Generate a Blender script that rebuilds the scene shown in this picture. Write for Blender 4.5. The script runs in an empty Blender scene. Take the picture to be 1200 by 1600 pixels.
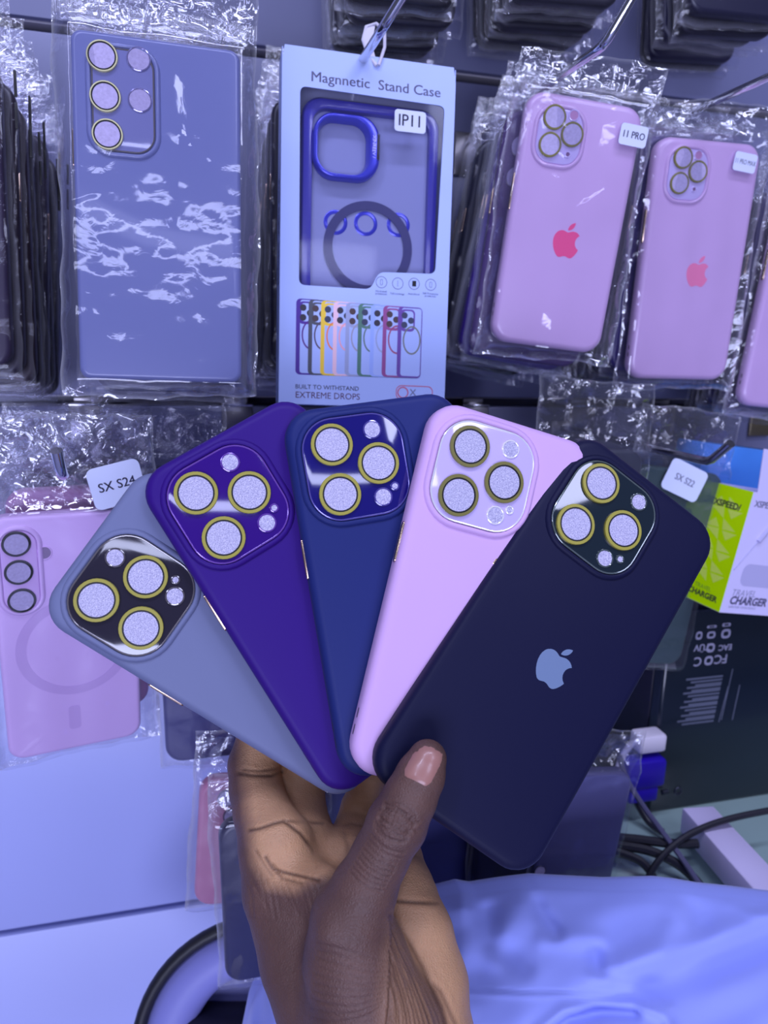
import bpy, bmesh, math, random
import numpy as np
from mathutils import Vector, Matrix

random.seed(7)
R = math.radians
SC = bpy.context.scene
COL = SC.collection

# ------------------------------------------------------------------ camera
YAW, PITCH, ROLL = R(15.0), R(12.8), R(1.4)      # the shop wall runs along X; the phone looks a little right and down
EYE = Vector((0.0, 0.0, 1.40))
FPX = 1155.0                                      # 26 mm equivalent lens, in pixels of the 1200x1600 frame
fwd = Vector((math.sin(YAW) * math.cos(PITCH), math.cos(YAW) * math.cos(PITCH), -math.sin(PITCH)))
r0 = Vector((math.cos(YAW), -math.sin(YAW), 0))
u0 = r0.cross(fwd)
rgt = r0 * math.cos(ROLL) + u0 * math.sin(ROLL)
upv = rgt.cross(fwd)
cam = bpy.data.objects.new('camera', bpy.data.cameras.new('camera'))
COL.objects.link(cam)
cam.matrix_world = Matrix(((rgt.x, upv.x, -fwd.x, EYE.x), (rgt.y, upv.y, -fwd.y, EYE.y), (rgt.z, upv.z, -fwd.z, EYE.z), (0, 0, 0, 1)))
cam.data.sensor_fit = 'VERTICAL'
cam.data.sensor_height = 36.0
cam.data.lens = 36.0 * FPX / 1600.0
cam.data.clip_start = 0.02
cam.data.dof.use_dof = True
cam.data.dof.focus_distance = 0.335
cam.data.dof.aperture_fstop = 11.0
SC.camera = cam

# ------------------------------------------------------------------ light
TINT = (0.62, 0.66, 1.0)                          # cold blue-violet shop LEDs
w = bpy.data.worlds.new('shop_air')
SC.world = w
w.use_nodes = True
w.node_tree.nodes['Background'].inputs[0].default_value = (0.58, 0.62, 1.0, 1)
w.node_tree.nodes['Background'].inputs[1].default_value = 0.13

def area(name, loc, target, sx, sy, power, col=TINT):
    l = bpy.data.lights.new(name, 'AREA')
    l.shape = 'RECTANGLE'; l.size = sx; l.size_y = sy; l.energy = power; l.color = col
    o = bpy.data.objects.new(name, l); COL.objects.link(o)
    o.location = loc
    o.rotation_euler = (Vector(target) - Vector(loc)).to_track_quat('-Z', 'Y').to_euler()
    return o
area('ceiling_led_tube', (0.15, -0.25, 2.75), (0.15, 0.45, 1.2), 1.6, 0.10, 19)
area('ceiling_led_tube', (-0.9, -0.7, 2.6), (0.1, 0.45, 1.3), 0.10, 1.4, 8)
area('ceiling_led_tube', (-0.5, -2.6, 2.5), (0, .5, 1.4), 2.4, 0.14, 9)
area('ceiling_led_panel', (0.9, -1.3, 2.7), (0.15, 0.45, 1.2), 0.6, 0.6, 12)
area('added_front_fill', (-0.7, -2.2, 0.72), (0.1, 0.5, 1.2), 1.7, 0.9, 55)  # unseen soft fill, added low behind the camera to brighten the lower wall
SC.view_settings.view_transform = 'Standard'
SC.view_settings.look = 'None'
SC.view_settings.gamma = 1.0
SC.view_settings.use_curve_mapping = False
SC.view_settings.exposure = -0.08
SC.cycles.use_denoising = True
SC.cycles.transparent_max_bounces = 24
SC.cycles.max_bounces = 8
SC.cycles.caustics_reflective = False
SC.cycles.caustics_refractive = False

# ------------------------------------------------------------------ helpers
MCAM = Matrix(((rgt.x, -upv.x, fwd.x), (rgt.y, -upv.y, fwd.y), (rgt.z, -upv.z, fwd.z)))   # right, down, forward -> world

def at(px, py, d):
    """world point seen at photo pixel (px,py), d metres deep"""
    return EYE + MCAM @ Vector(((px - 600) / FPX * d, (py - 800) / FPX * d, d))

def at_y(px, py, Y):
    v = MCAM @ Vector(((px - 600) / FPX, (py - 800) / FPX, 1))
    return EYE + v * ((Y - EYE.y) / v.y)

def pose(rx, ry, rz, t):
    """measured pose of a flat item (degrees, millimetres) -> world matrix; local x right, y up, z towards the viewer"""
    v = Vector((R(rx), R(ry), 0))
    A = Matrix.Rotation(v.length, 3, v.normalized()) if v.length > 1e-9 else Matrix.Identity(3)
    M3 = MCAM @ A @ Matrix.Rotation(R(rz), 3, 'Z') @ Matrix.Diagonal((1, -1, -1))
    p = EYE + MCAM @ (Vector(t) / 1000)
    M = M3.to_4x4(); M.translation = p
    return M

def loc_px(M, px, py, z=0.0):
    """pixel -> local (x,y) in mm on the plane z of an item with matrix M"""
    inv = M.inverted()
    a = inv @ EYE; b = inv @ at(px, py, 1.0)
    d = b - a
    p = a + d * ((z / 1000 - a.z) / d.z)
    return p.x * 1000, p.y * 1000

def lin(c):
    c = c / 255.0
    return c / 12.92 if c <= 0.04045 else ((c + 0.055) / 1.055) ** 2.4

GAIN = 1.0
def base_of(rgb, k=1.0):
    return tuple(min(0.92, lin(c) / (t * GAIN) * k) for c, t in zip(rgb, (0.62, 0.66, 1.0)))

MATS = {}
def mat(name, rgb, rough=0.5, metal=0.0, bump=None, vary=None, coat=0.0, spec=0.5, raw=False, sheen=0.0, aniso=None):
    if name in MATS: return MATS[name]
    m = bpy.data.materials.new(name); m.use_nodes = True
    nt = m.node_tree; b = nt.nodes['Principled BSDF']
    col = tuple(rgb) if raw else base_of(rgb)
    b.inputs['Base Color'].default_value = (*col, 1)
    b.inputs['Roughness'].default_value = rough
    b.inputs['Metallic'].default_value = metal
    b.inputs['Specular IOR Level'].default_value = spec
    b.inputs['Coat Weight'].default_value = coat
    b.inputs['Coat Roughness'].default_value = 0.05
    b.inputs['Sheen Weight'].default_value = sheen
    tc = nt.nodes.new('ShaderNodeTexCoord')
    if vary:
        sc, amt = vary
        n = nt.nodes.new('ShaderNodeTexNoise'); n.inputs['Scale'].default_value = sc; n.inputs['Detail'].default_value = 5
        nt.links.new(tc.outputs['Object'], n.inputs['Vector'])
        mx = nt.nodes.new('ShaderNodeMix'); mx.data_type = 'RGBA'
        mx.inputs['A'].default_value = (*[c * (1 - amt) for c in col], 1)
        mx.inputs['B'].default_value = (*[min(1, c * (1 + amt)) for c in col], 1)
        nt.links.new(n.outputs['Fac'], mx.inputs['Factor'])
        nt.links.new(mx.outputs['Result'], b.inputs['Base Color'])
    if bump:
        sc, st = bump[:2]
        n = nt.nodes.new('ShaderNodeTexNoise'); n.inputs['Scale'].default_value = sc; n.inputs['Detail'].default_value = 6
        nt.links.new(tc.outputs['Object'], n.inputs['Vector'])
        bp = nt.nodes.new('ShaderNodeBump'); bp.inputs['Strength'].default_value = st
        bp.inputs['Distance'].default_value = bump[2] if len(bump) > 2 else 0.0004
        nt.links.new(n.outputs['Fac'], bp.inputs['Height'])
        nt.links.new(bp.outputs['Normal'], b.inputs['Normal'])
    MATS[name] = m
    return m

def film_mat(name, crumple_gloss=.10, face=.32, rimk=.2, milky=0.015, gloss=0.05, rough=0.05, scale=110.0, strength=0.7, tint=(0.97, 0.97, 1.0)):
    if name in MATS: return MATS[name]
    m = bpy.data.materials.new(name); m.use_nodes = True
    nt = m.node_tree; nt.nodes.clear()
    N = nt.nodes.new; L = nt.links.new
    out = N('ShaderNodeOutputMaterial'); tc = N('ShaderNodeTexCoord')
    n = N('ShaderNodeTexNoise'); n.inputs['Scale'].default_value = scale; n.inputs['Detail'].default_value = 3; n.inputs['Distortion'].default_value = 1.2
    L(tc.outputs['Object'], n.inputs['Vector'])
    bp = N('ShaderNodeBump'); bp.inputs['Distance'].default_value = 0.002
    ac = N('ShaderNodeAttribute'); ac.attribute_name = 'crumple'
    sm = N('ShaderNodeMath'); sm.operation = 'MULTIPLY_ADD'; sm.inputs[1].default_value = strength; sm.inputs[2].default_value = strength * .07
    L(ac.outputs['Fac'], sm.inputs[0]); L(sm.outputs[0], bp.inputs['Strength'])
    ar = N('ShaderNodeAttribute'); ar.attribute_name = 'rim'
    rm_ = N('ShaderNodeMath'); rm_.operation = 'MULTIPLY_ADD'; rm_.inputs[1].default_value = rimk; rm_.inputs[2].default_value = milky
    L(ar.outputs['Fac'], rm_.inputs[0])
    L(n.outputs['Fac'], bp.inputs['Height'])
    tr = N('ShaderNodeBsdfTransparent'); tr.inputs[0].default_value = (*tint, 1)
    gl = N('ShaderNodeBsdfGlossy'); gl.inputs['Roughness'].default_value = rough
    L(bp.outputs['Normal'], gl.inputs['Normal'])
    df = N('ShaderNodeBsdfDiffuse'); df.inputs[0].default_value = (0.8, 0.8, 0.85, 1)
    lw = N('ShaderNodeLayerWeight'); lw.inputs['Blend'].default_value = 0.25
    L(bp.outputs['Normal'], lw.inputs['Normal'])
    ma = N('ShaderNodeMath'); ma.operation = 'MULTIPLY_ADD'; ma.inputs[1].default_value = face; ag = N('ShaderNodeMath'); ag.operation = 'MULTIPLY_ADD'; ag.inputs[1].default_value = crumple_gloss; ag.inputs[2].default_value = gloss
    L(ac.outputs['Fac'], ag.inputs[0]); L(ag.outputs[0], ma.inputs[2])
    L(lw.outputs['Facing'], ma.inputs[0])
    m1 = N('ShaderNodeMixShader'); L(rm_.outputs[0], m1.inputs[0])
    L(tr.outputs[0], m1.inputs[1]); L(df.outputs[0], m1.inputs[2])
    m2 = N('ShaderNodeMixShader'); L(ma.outputs[0], m2.inputs[0])
    L(m1.outputs[0], m2.inputs[1]); L(gl.outputs[0], m2.inputs[2])
    L(m2.outputs[0], out.inputs['Surface'])
    MATS[name] = m
    return m

def tag(o, label=None, cat=None, group=None, kind=None):
    if label: o['label'] = label
    if cat: o['category'] = cat
    if group: o['group'] = group
    if kind: o['kind'] = kind
    return o

def empty(name, M, label=None, cat=None, group=None):
    o = bpy.data.objects.new(name, None); COL.objects.link(o)
    o.matrix_world = M; o.empty_display_size = 0.02
    return tag(o, label, cat, group)

def kids(o): return [c for c in bpy.data.objects if c.parent is o]

def copy_tree(o, M=None, label=None):
    def rec(src, par):
        c = src.copy(); COL.objects.link(c)
        if par is not None: c.parent = par
        for k in CH.get(src.name, []): rec(k, c)
        return c
    c = rec(o, None)
    if M is not None: c.matrix_world = M
    if label: c['label'] = label
    return c
CH = {}

class MB:
    """collects shapes, in millimetres, into one mesh"""
    def __init__(s): s.v = []; s.f = []
    def add(s, vs, fs):
        o = len(s.v); s.v += [tuple(p) for p in vs]; s.f += [tuple(i + o for i in f) for f in fs]; return s
    def loft(s, loops, cap0=False, cap1=False, closed=True):
        n = len(loops[0]); o = len(s.v)
        for l in loops: s.v += [tuple(p) for p in l]
        for k in range(len(loops) - 1):
            for i in range(n if closed else n - 1):
                j = (i + 1) % n
                s.f.append((o + k * n + i, o + k * n + j, o + (k + 1) * n + j, o + (k + 1) * n + i))
        if cap0: s.f.append(tuple(o + i for i in reversed(range(n))))
        if cap1: s.f.append(tuple(o + (len(loops) - 1) * n + i for i in range(n)))
        return s
    def box(s, x0, x1, y0, y1, z0, z1):
        vs = [(x, y, z) for z in (z0, z1) for y in (y0, y1) for x in (x0, x1)]
        return s.add(vs, [(0, 2, 3, 1), (4, 5, 7, 6), (0, 1, 5, 4), (2, 6, 7, 3), (0, 4, 6, 2), (1, 3, 7, 5)])
    def rbox(s, x0, x1, y0, y1, z0, z1, b=0.8):
        """box with its edges eased"""
        cx, cy = (x0 + x1) / 2, (y0 + y1) / 2
        W, H = x1 - x0, y1 - y0
        b = min(b, W / 2.5, H / 2.5, (z1 - z0) / 2.5)
        lo = [[(p[0] + cx, p[1] + cy, z) for p in rrect(W - 2 * i, H - 2 * i, b, 3)] for i, z in
              ((b, z0), (b * .3, z0 + b * .3), (0, z0 + b), (0, z1 - b), (b * .3, z1 - b * .3), (b, z1))]
        return s.loft(lo, True, True)
    def tube(s, pts, r, n=10, cap=True):
        pts = [Vector(p) for p in pts]
        rr = r if isinstance(r, (list, tuple)) else [r] * len(pts)
        loops = []; prev = None
        for i, p in enumerate(pts):
            t = (pts[min(i + 1, len(pts) - 1)] - pts[max(i - 1, 0)]).normalized()
            if prev is None:
                a = Vector((0, 0, 1)) if abs(t.z) < .9 else Vector((1, 0, 0))
                nrm = (a - t * a.dot(t)).normalized()
            else:
                nrm = (prev - t * prev.dot(t)).normalized()
            prev = nrm; bn = t.cross(nrm)
            loops.append([p + (nrm * math.cos(2 * math.pi * k / n) + bn * math.sin(2 * math.pi * k / n)) * rr[i] for k in range(n)])
        return s.loft(loops, cap, cap)
    def build(s, name, m, parent=None, smooth=True, label=None, scale=0.001, M=None, angle=40):
        me = bpy.data.meshes.new(name)
        me.from_pydata([(a * scale, b * scale, c * scale) for a, b, c in s.v], [], s.f)
        bm = bmesh.new(); bm.from_mesh(me); bmesh.ops.recalc_face_normals(bm, faces=bm.faces); bm.to_mesh(me); bm.free()
        me.update()
        if smooth:
            me.polygons.foreach_set('use_smooth', [True] * len(me.polygons))
            me.set_sharp_from_angle(angle=R(angle))
        me.materials.append(m)
        o = bpy.data.objects.new(name, me); COL.objects.link(o)
        if parent is not None:
            o.parent = parent; CH.setdefault(parent.name, []).append(o)
        if M is not None: o.matrix_world = M
        if label: o['label'] = label
        return o

def rrect(W, H, r, n=8):
    r = max(0.01, min(r, W / 2 - .001, H / 2 - .001)); out = []
    for cx, cy, a0 in ((W / 2 - r, H / 2 - r, 0), (-W / 2 + r, H / 2 - r, 90), (-W / 2 + r, -H / 2 + r, 180), (W / 2 - r, -H / 2 + r, 270)):
        for k in range(n + 1):
            a = R(a0 + 90 * k / n); out.append((cx + r * math.cos(a), cy + r * math.sin(a)))
    return out
def circ(x, y, r, n=32): return [(x + r * math.cos(2 * math.pi * k / n), y + r * math.sin(2 * math.pi * k / n)) for k in range(n)]
def L3(pts, z, dx=0, dy=0): return [(p[0] + dx, p[1] + dy, z) for p in pts]

def poly_mesh(name, loops, z0, z1, m, parent, label=None):
    """flat sheet with holes: first loop outer, others holes; thickness z0..z1"""
    bm = bmesh.new(); edges = []
    for lp in loops:
        vs = [bm.verts.new((x / 1000, y / 1000, z1 / 1000)) for x, y in lp]
        edges += [bm.edges.new((vs[i], vs[(i + 1) % len(vs)])) for i in range(len(vs))]
    bmesh.ops.triangle_fill(bm, use_beauty=True, use_dissolve=False, edges=edges)
    if abs(z1 - z0) > 1e-6:
        r_ = bmesh.ops.extrude_face_region(bm, geom=bm.faces[:])
        bmesh.ops.translate(bm, verts=[e for e in r_['geom'] if isinstance(e, bmesh.types.BMVert)], vec=(0, 0, (z0 - z1) / 1000))
    bmesh.ops.recalc_face_normals(bm, faces=bm.faces)
    me = bpy.data.meshes.new(name); bm.to_mesh(me); bm.free(); me.materials.append(m)
    o = bpy.data.objects.new(name, me); COL.objects.link(o)
    if parent is not None: o.parent = parent; CH.setdefault(parent.name, []).append(o)
    if label: o['label'] = label
    return o

def text(body, size, x, y, z, m, parent, name='lettering', rot=0.0, align='CENTER', M=None, sx=1.0, shear=0.0, bold=0.0, space=1.0):
    c = bpy.data.curves.new(name, 'FONT'); c.body = body; c.size = size / 1000; c.align_x = align; c.align_y = 'CENTER'
    c.extrude = 0.00003; c.shear = shear; c.offset = bold / 1000; c.resolution_u = 3; c.space_character = space; c.space_line = 0.85
    t = bpy.data.objects.new('tmp', c); COL.objects.link(t)
    me = bpy.data.meshes.new_from_object(t.evaluated_get(bpy.context.evaluated_depsgraph_get()))
    bpy.data.objects.remove(t); bpy.data.curves.remove(c)
    me.materials.clear(); me.materials.append(m)
    T = (M or Matrix.Identity(4)) @ Matrix.Translation((x / 1000, y / 1000, z / 1000)) @ Matrix.Rotation(rot, 4, 'Z') @ Matrix.Diagonal((sx, 1, 1, 1))
    me.transform(T)
    o = bpy.data.objects.new(name, me); COL.objects.link(o); o.parent = parent; CH.setdefault(parent.name, []).append(o)
    return o

# ---------------------------------------------------------------- materials
chrome = mat('chrome', (0.72, 0.72, 0.78), 0.12, 1.0, raw=True)
steel = mat('bracket_steel', (0.42, 0.40, 0.42), 0.3, 1.0, raw=True)
brass = mat('brass_trim', (0.72, 0.52, 0.36), 0.25, 1.0, raw=True)
olive = mat('olive_ring', (132, 128, 62), .35)
darkolive = mat('dark_olive_ring', (98, 96, 62), 0.3)
cream = mat('cream_ring', (165, 165, 150), 0.35)
blackp = mat('black_plastic', (14, 14, 22), 0.35)
print_dark = mat('print_dark', (40, 38, 78), 0.6)
print_grey = mat('print_grey', (88, 90, 140), 0.6)
print_maroon = mat('print_maroon', (70, 35, 85), 0.6)
paper = mat('label_paper', (172, 182, 244), 0.55)
card_white = mat('white_card', (142, 160, 246), 0.42, bump=(40, .05))
film = film_mat('clear_film')
film_soft = film_mat('clear_film_soft', face=.16, rimk=.09, milky=0.004, gloss=0.025, rough=0.09, scale=150, strength=0.8)
window_film = film_mat('window_film', face=.08, milky=0.01, gloss=0.010, rough=0.05, scale=30, strength=0.12)

def foam_material():
    m = mat('lens_foam', (150, 150, 205), 0.4, bump=(1400, .6, .0005))
    nt = m.node_tree; b = nt.nodes['Principled BSDF']
    tc = nt.nodes.new('ShaderNodeTexCoord')
    v = nt.nodes.new('ShaderNodeTexVoronoi'); v.inputs['Scale'].default_value = 1300
    n = nt.nodes.new('ShaderNodeTexNoise'); n.inputs['Scale'].default_value = 1900; n.inputs['Detail'].default_value = 5
    nt.links.new(tc.outputs['Object'], v.inputs['Vector']); nt.links.new(tc.outputs['Object'], n.inputs['Vector'])
    rp = nt.nodes.new('ShaderNodeValToRGB')
    c0, c1 = base_of((126, 126, 184)), base_of((178, 178, 236))
    rp.color_ramp.elements[0].position = 0.36; rp.color_ramp.elements[0].color = (*c0, 1)
    rp.color_ramp.elements[1].position = 0.72; rp.color_ramp.elements[1].color = (*c1, 1)
    nt.links.new(n.outputs['Fac'], rp.inputs['Fac']); nt.links.new(rp.outputs['Color'], b.inputs['Base Color'])
    return m
foam = foam_material()
foam_dim = mat('lens_foam_dim', (142, 136, 200), 0.4, bump=(900, .5, .0004), vary=(700, .25))

# ---------------------------------------------------------------- setting: slat wall
YW = 0.60
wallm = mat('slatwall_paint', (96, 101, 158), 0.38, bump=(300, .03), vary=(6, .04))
groovem = mat('groove_aluminium', (62, 64, 104), 0.4)
lipm = mat('groove_lip', (150, 150, 190), 0.3, 0.0)
def wz(px, py, Y=YW): return at_y(px, py, Y).z
zG1 = wz(600, 628); zG0 = wz(600, 104); zS = wz(160, 1434)
G = 0.008
XL, XR = -0.9, 1.6
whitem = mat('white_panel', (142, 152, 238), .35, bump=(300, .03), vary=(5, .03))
zM = wz(100, 1010)
def slab(name, z0, z1, y0=YW, y1=YW + 0.018):
    b = MB().rbox(XL * 1000, XR * 1000, y0 * 1000, y1 * 1000, z0 * 1000, z1 * 1000, 1.2)
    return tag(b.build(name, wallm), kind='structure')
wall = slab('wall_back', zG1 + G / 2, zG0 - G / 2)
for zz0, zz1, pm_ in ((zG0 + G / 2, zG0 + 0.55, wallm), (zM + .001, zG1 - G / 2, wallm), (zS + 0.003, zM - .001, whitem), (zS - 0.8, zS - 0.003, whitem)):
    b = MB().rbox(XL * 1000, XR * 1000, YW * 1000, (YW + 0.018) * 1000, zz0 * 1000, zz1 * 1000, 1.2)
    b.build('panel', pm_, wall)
MB().box(XL * 1000, XR * 1000, (YW + 0.02) * 1000, (YW + 0.03) * 1000, (zS - 0.8) * 1000, (zG0 + 0.55) * 1000).build('groove_backing', groovem, wall)
for zz in (zG0, zG1):
    b = MB(); b.rbox(XL * 1000, XR * 1000, (YW + 0.006) * 1000, (YW + 0.0195) * 1000, (zz + .0028) * 1000, (zz + .0042) * 1000, .3)
    tag(b.build('trim_1' if zz == zG0 else 'trim_2', lipm), kind='structure')

tag(MB().box(-2600, 3200, -3600, 660, -40, 0).build('floor', mat('floor_tiles', (120, 124, 180), .4)), kind='structure')

# ---------------------------------------------------------------- hooks
def hook(bend, label, tip=None, r=2.6, plate=True, Mm=None):
    """chrome display hook: bracket in the groove, straight rod out to the bend, upturned tip"""
    bend = Vector(bend)
    o = empty('display_hook', Matrix.Translation((bend.x, YW, bend.z)), label, 'hook', 'chrome display hooks on the slat wall')
    d = (bend.y - YW) * 1000
    zrel = 0
    if tip is None: tip = Vector((bend.x, bend.y - 0.012, bend.z + 0.03))
    t = (Vector(tip) - Vector((bend.x, YW, bend.z))) * 1000
    b = Vector((0, d, 0)); dr = (t - b).normalized()
    pts = [Vector((0, -1, 0)), Vector((0, d * .5, 0)), b + Vector((0, 7, 0)), b + Vector((0, 2.6, 0)) + dr * .6, b + dr * 3.2 + Vector((0, .4, 0)), b + dr * 8, t]
    MB().tube(pts, r, 14).build('rod', Mm or chrome, o)
    MB().rbox(-11, 11, -3, -.4, -26, 6, .8).build('backplate', steel, o)
    return o

# ---------------------------------------------------------------- logo
def fruit_loops(h):
    def run(s0, nums):
        p = list(s0); out = []
        for i in range(0, len(nums), 6):
            a = nums[i:i + 6]; P = [p, (p[0] + a[0], p[1] + a[1]), (p[0] + a[2], p[1] + a[3]), (p[0] + a[4], p[1] + a[5])]
            for k in range(6):
                t = k / 6; q = 1 - t
                out.append(tuple(q ** 3 * P[0][j] + 3 * q * q * t * P[1][j] + 3 * q * t * t * P[2][j] + t ** 3 * P[3][j] for j in (0, 1)))
            p = list(P[3])
        return out
    body = run((12.152, 6.896), [-.948, 0, -2.415, -1.078, -3.96, -1.04, -2.04, .027, -3.91, 1.183, -4.961, 3.014, -2.117, 3.675, -.546, 9.103, 1.519, 12.09,
        1.013, 1.454, 2.208, 3.09, 3.792, 3.039, 1.52, -.065, 2.09, -.987, 3.935, -.987, 1.831, 0, 2.35, .987, 3.96, .948, 1.637, -.026, 2.676, -1.48, 3.676, -2.948,
        1.156, -1.688, 1.636, -3.325, 1.662, -3.415, -.039, -.013, -3.182, -1.221, -3.22, -4.857, -.026, -3.04, 2.48, -4.494, 2.597, -4.559, -1.429, -2.09, -3.623, -2.324, -4.39, -2.376, -2, -.156, -3.675, 1.09, -4.61, 1.09])
    leaf = run((15.53, 3.83), [.843, -1.012, 1.4, -2.427, 1.245, -3.83, -1.207, .052, -2.662, .805, -3.532, 1.818, -.78, .896, -1.454, 2.338, -1.273, 3.714, 1.338, .104, 2.715, -.688, 3.559, -1.701])
    s = h / 24
    return [[((x - 12) * s, (12 - y) * s) for x, y in l] for l in (body, leaf)]

def emblem(parent, x, y, h, m, label):
    mb = MB()
    for lp in fruit_loops(h):
        mb.loft([L3(lp, -.05, x, y), L3(lp, .12, x, y)], False, True)
    return mb.build('fruit_emblem', m, parent, smooth=False, label=label)

# ---------------------------------------------------------------- phone case pieces
def case_body(parent, W, H, t, r, m, lip=None, edge=4.0, holes=True, name='case_shell'):
    mb = MB()
    prof = ((1.0, -t), (0.15, -t + .7), (0, -t + 1.6), (0, -edge), (edge * .10, -edge * .62), (edge * .32, -edge * .28), (edge * .68, -edge * .06), (edge, 0))
    mb.loft([L3(rrect(W - 2 * i, H - 2 * i, r - i * .6, 8), z) for i, z in prof], True, True)
    if lip:
        for (lx, ly, lw, lh, lr) in (lip if isinstance(lip, list) else [lip]):
            pr = ((3.0, -.3), (2.6, .5), (1.9, 1.15), (1.1, 1.35), (.5, 1.15), (.1, .1))
            mb.loft([L3(rrect(lw + 2 * e, lh + 2 * e, lr + e, 8), z, lx, ly) for e, z in pr])
    return mb.build(name, m, parent, angle=60)

def cam_plate(parent, x, y, W, H, r, m, z0=.1, z1=.9, rim=None):
    p = MB().loft([L3(rrect(W - 2 * i, H - 2 * i, r - i, 10), z, x, y) for i, z in ((0, -.1), (0, z1 - .35), (.25, z1 - .08), (.7, z1))], False, True).build('camera_plate', m, parent, angle=25)
    if rim:
        MB().loft([L3(rrect(W - 2 * i, H - 2 * i, r - i, 10), z, x, y) for i, z in ((-.15, z1 - .5), (-.1, z1 + .05), (.15, z1 + .22), (.5, z1 + .15), (.65, z1 - .1))]).build('rim', rim, p)
    return p

def lens(parent, x, y, ro, ri, ringm, z=.9, h=1.4, disc=None, blk=True):
    o = MB().loft([L3(circ(x, y, q), zz) for q, zz in ((ro, z - .2), (ro, z + h - .2), (ro - .2, z + h), (ri + .15, z + h), (ri, z + h - .25), (ri, z + .3))]).build('lens_ring', ringm, parent)
    if blk:
        MB().loft([L3(circ(x, y, q), zz) for q, zz in ((ri + .3, z + h + .03), (ri - .35, z + h + .03), (ri - .45, z + h - .35))]).build('inner_ring', blackp, o)
    MB().loft([L3(circ(x, y, ri), z + h - .3), L3(circ(x, y, ri), z + h - .12)], False, True).build('lens_disc', disc or foam, o)
    return o

def window(parent, x, y, r, rim, z=.9, disc=None, name='flash_window'):
    o = MB().loft([L3(circ(x, y, q, 24), zz) for q, zz in ((r + .75, z - .1), (r + .65, z + .45), (r + .25, z + .6), (r, z + .45), (r, z + .1))]).build(name, rim, parent)
    MB().loft([L3(circ(x, y, r, 24), z + .1), L3(circ(x, y, r, 24), z + .32)], False, True).build('window_disc', disc or foam, o)
    return o

def buttons(parent, W, y0, y1, m, side=-1, zc=-4.6, prop=.7):
    mb = MB()
    x = side * W / 2
    prof = rrect(y1 - y0, 2.3, 1.1, 4)
    mb.loft([[(x + side * e, (y0 + y1) / 2 + p[0] * k, zc + p[1] * k) for p in prof] for e, k in ((-.6, 1), (prop - .25, 1), (prop, .86))], False, True)
    return mb.build('side_button', m, parent)

# ---------------------------------------------------------------- the five held cases
LENS = dict(L1=(19.2, 17.5), L2=(19.2, 39.5), L3=(38.4, 28.5), F=(38.2, 13.3), LD=(38.1, 43.5), M=(44.1, 39.6))
def glossy(name, rgb, coat=1.0, rough=.06):
    return mat(name, rgb, rough, 0.0, coat=coat, spec=.7)
HELD = [
 ('grey', (-1.3, -13.7, -55.5), (-59.2, 56.0, 327.3), .988, 1.0, (90, 98, 152), (30, 28, 50), olive,
  'grey silicone phone case at the far left of the held fan'),
 ('purple', (-3.8, -15.7, -31.5), (-29.8, 36.55, 326.6), 1.012, 1.0, (38, 12, 116), (40, 8, 120), olive,
  'deep purple silicone phone case held between the grey and the navy case'),
 ('navy', (-3.2, -12.0, -9.5), (7.85, 30.3, 325.7), .995, 1.0, (24, 34, 104), (16, 12, 105), olive,
  'navy blue silicone phone case upright in the middle of the held fan'),
 ('pink', (-2.0, -14.8, 14.4), (41.6, 38.8, 322.0), 1.001, 1.0, (172, 144, 222), (166, 156, 236), darkolive,
  'pink silicone phone case held in the fan behind the black case'),
 ('black', (-7.96, -13.2, 35.8), (76.1, 57.3, 322.2), 1.06, 1.044, (12, 14, 52), (16, 28, 46), olive,
  'near-black silicone phone case with grey emblem, frontmost under the thumb'),
]
rimclear = mat('clear_rim', (118, 116, 190), 0.12, 0.55, coat=1)
for nm, rot, t, s, hs, colr, pl, ringm, lab in HELD:
    M = pose(*rot, t)
    o = empty('phone_case', M, lab, 'phone case', 'fan of held phone cases')
    W, H = 80.5 * s, 163 * s * hs
    sil = mat(nm + '_silicone', colr, .5, spec=.18, sheen=.02, bump=(2500, .06, .0001), vary=(14, .05))
    def q(k): return -W / 2 + LENS[k][0] * s, H / 2 - LENS[k][1] * s
    px_, py_ = -W / 2 + 28.6 * s, H / 2 - 28.4 * s
    case_body(o, W, H, 9.6, 13.5, sil, (px_, py_, 45.4, 45.4, 14.5))
    cam_plate(o, px_, py_, 45, 45, 14, glossy(nm + '_plate', pl), rim=mat(nm + '_plate_rim', tuple(min(255, c + 60) for c in pl), .12, .3, coat=1))
    for k in ('L1', 'L2', 'L3'): lens(o, *q(k), 9.2, 7.45, ringm)
    rw = mat(nm + '_window_rim', tuple(min(255, c + 45) for c in pl), .1, .2, coat=1)
    window(o, *q('F'), 3.5, rw); window(o, *q('LD'), 3.5, rw); window(o, *q('M'), 1.3, rw, name='microphone_hole')
    buttons(o, W, H / 2 - 74 * s, H / 2 - 56 * s, brass)
    mb = MB()
    for yy in (-H / 2 + 17, -H / 2 + 24):
        pr = rrect(4.4, 1.7, .8, 4)
        mb.loft([[(-W / 2 - .06, yy + p[0], -4.8 + p[1]) for p in pr], [(-W / 2 + .6, yy + p[0], -4.8 + p[1]) for p in pr]], True, True)
    mb.build('strap_hole', mat(nm + '_hole', tuple(int(c * .55) for c in colr), .6), o)
    if nm == 'black':
        emblem(o, *loc_px(M, 867, 1038), 19.5, mat('emblem_grey', (88, 106, 160), .4), 'pale grey bitten fruit emblem')

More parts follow.
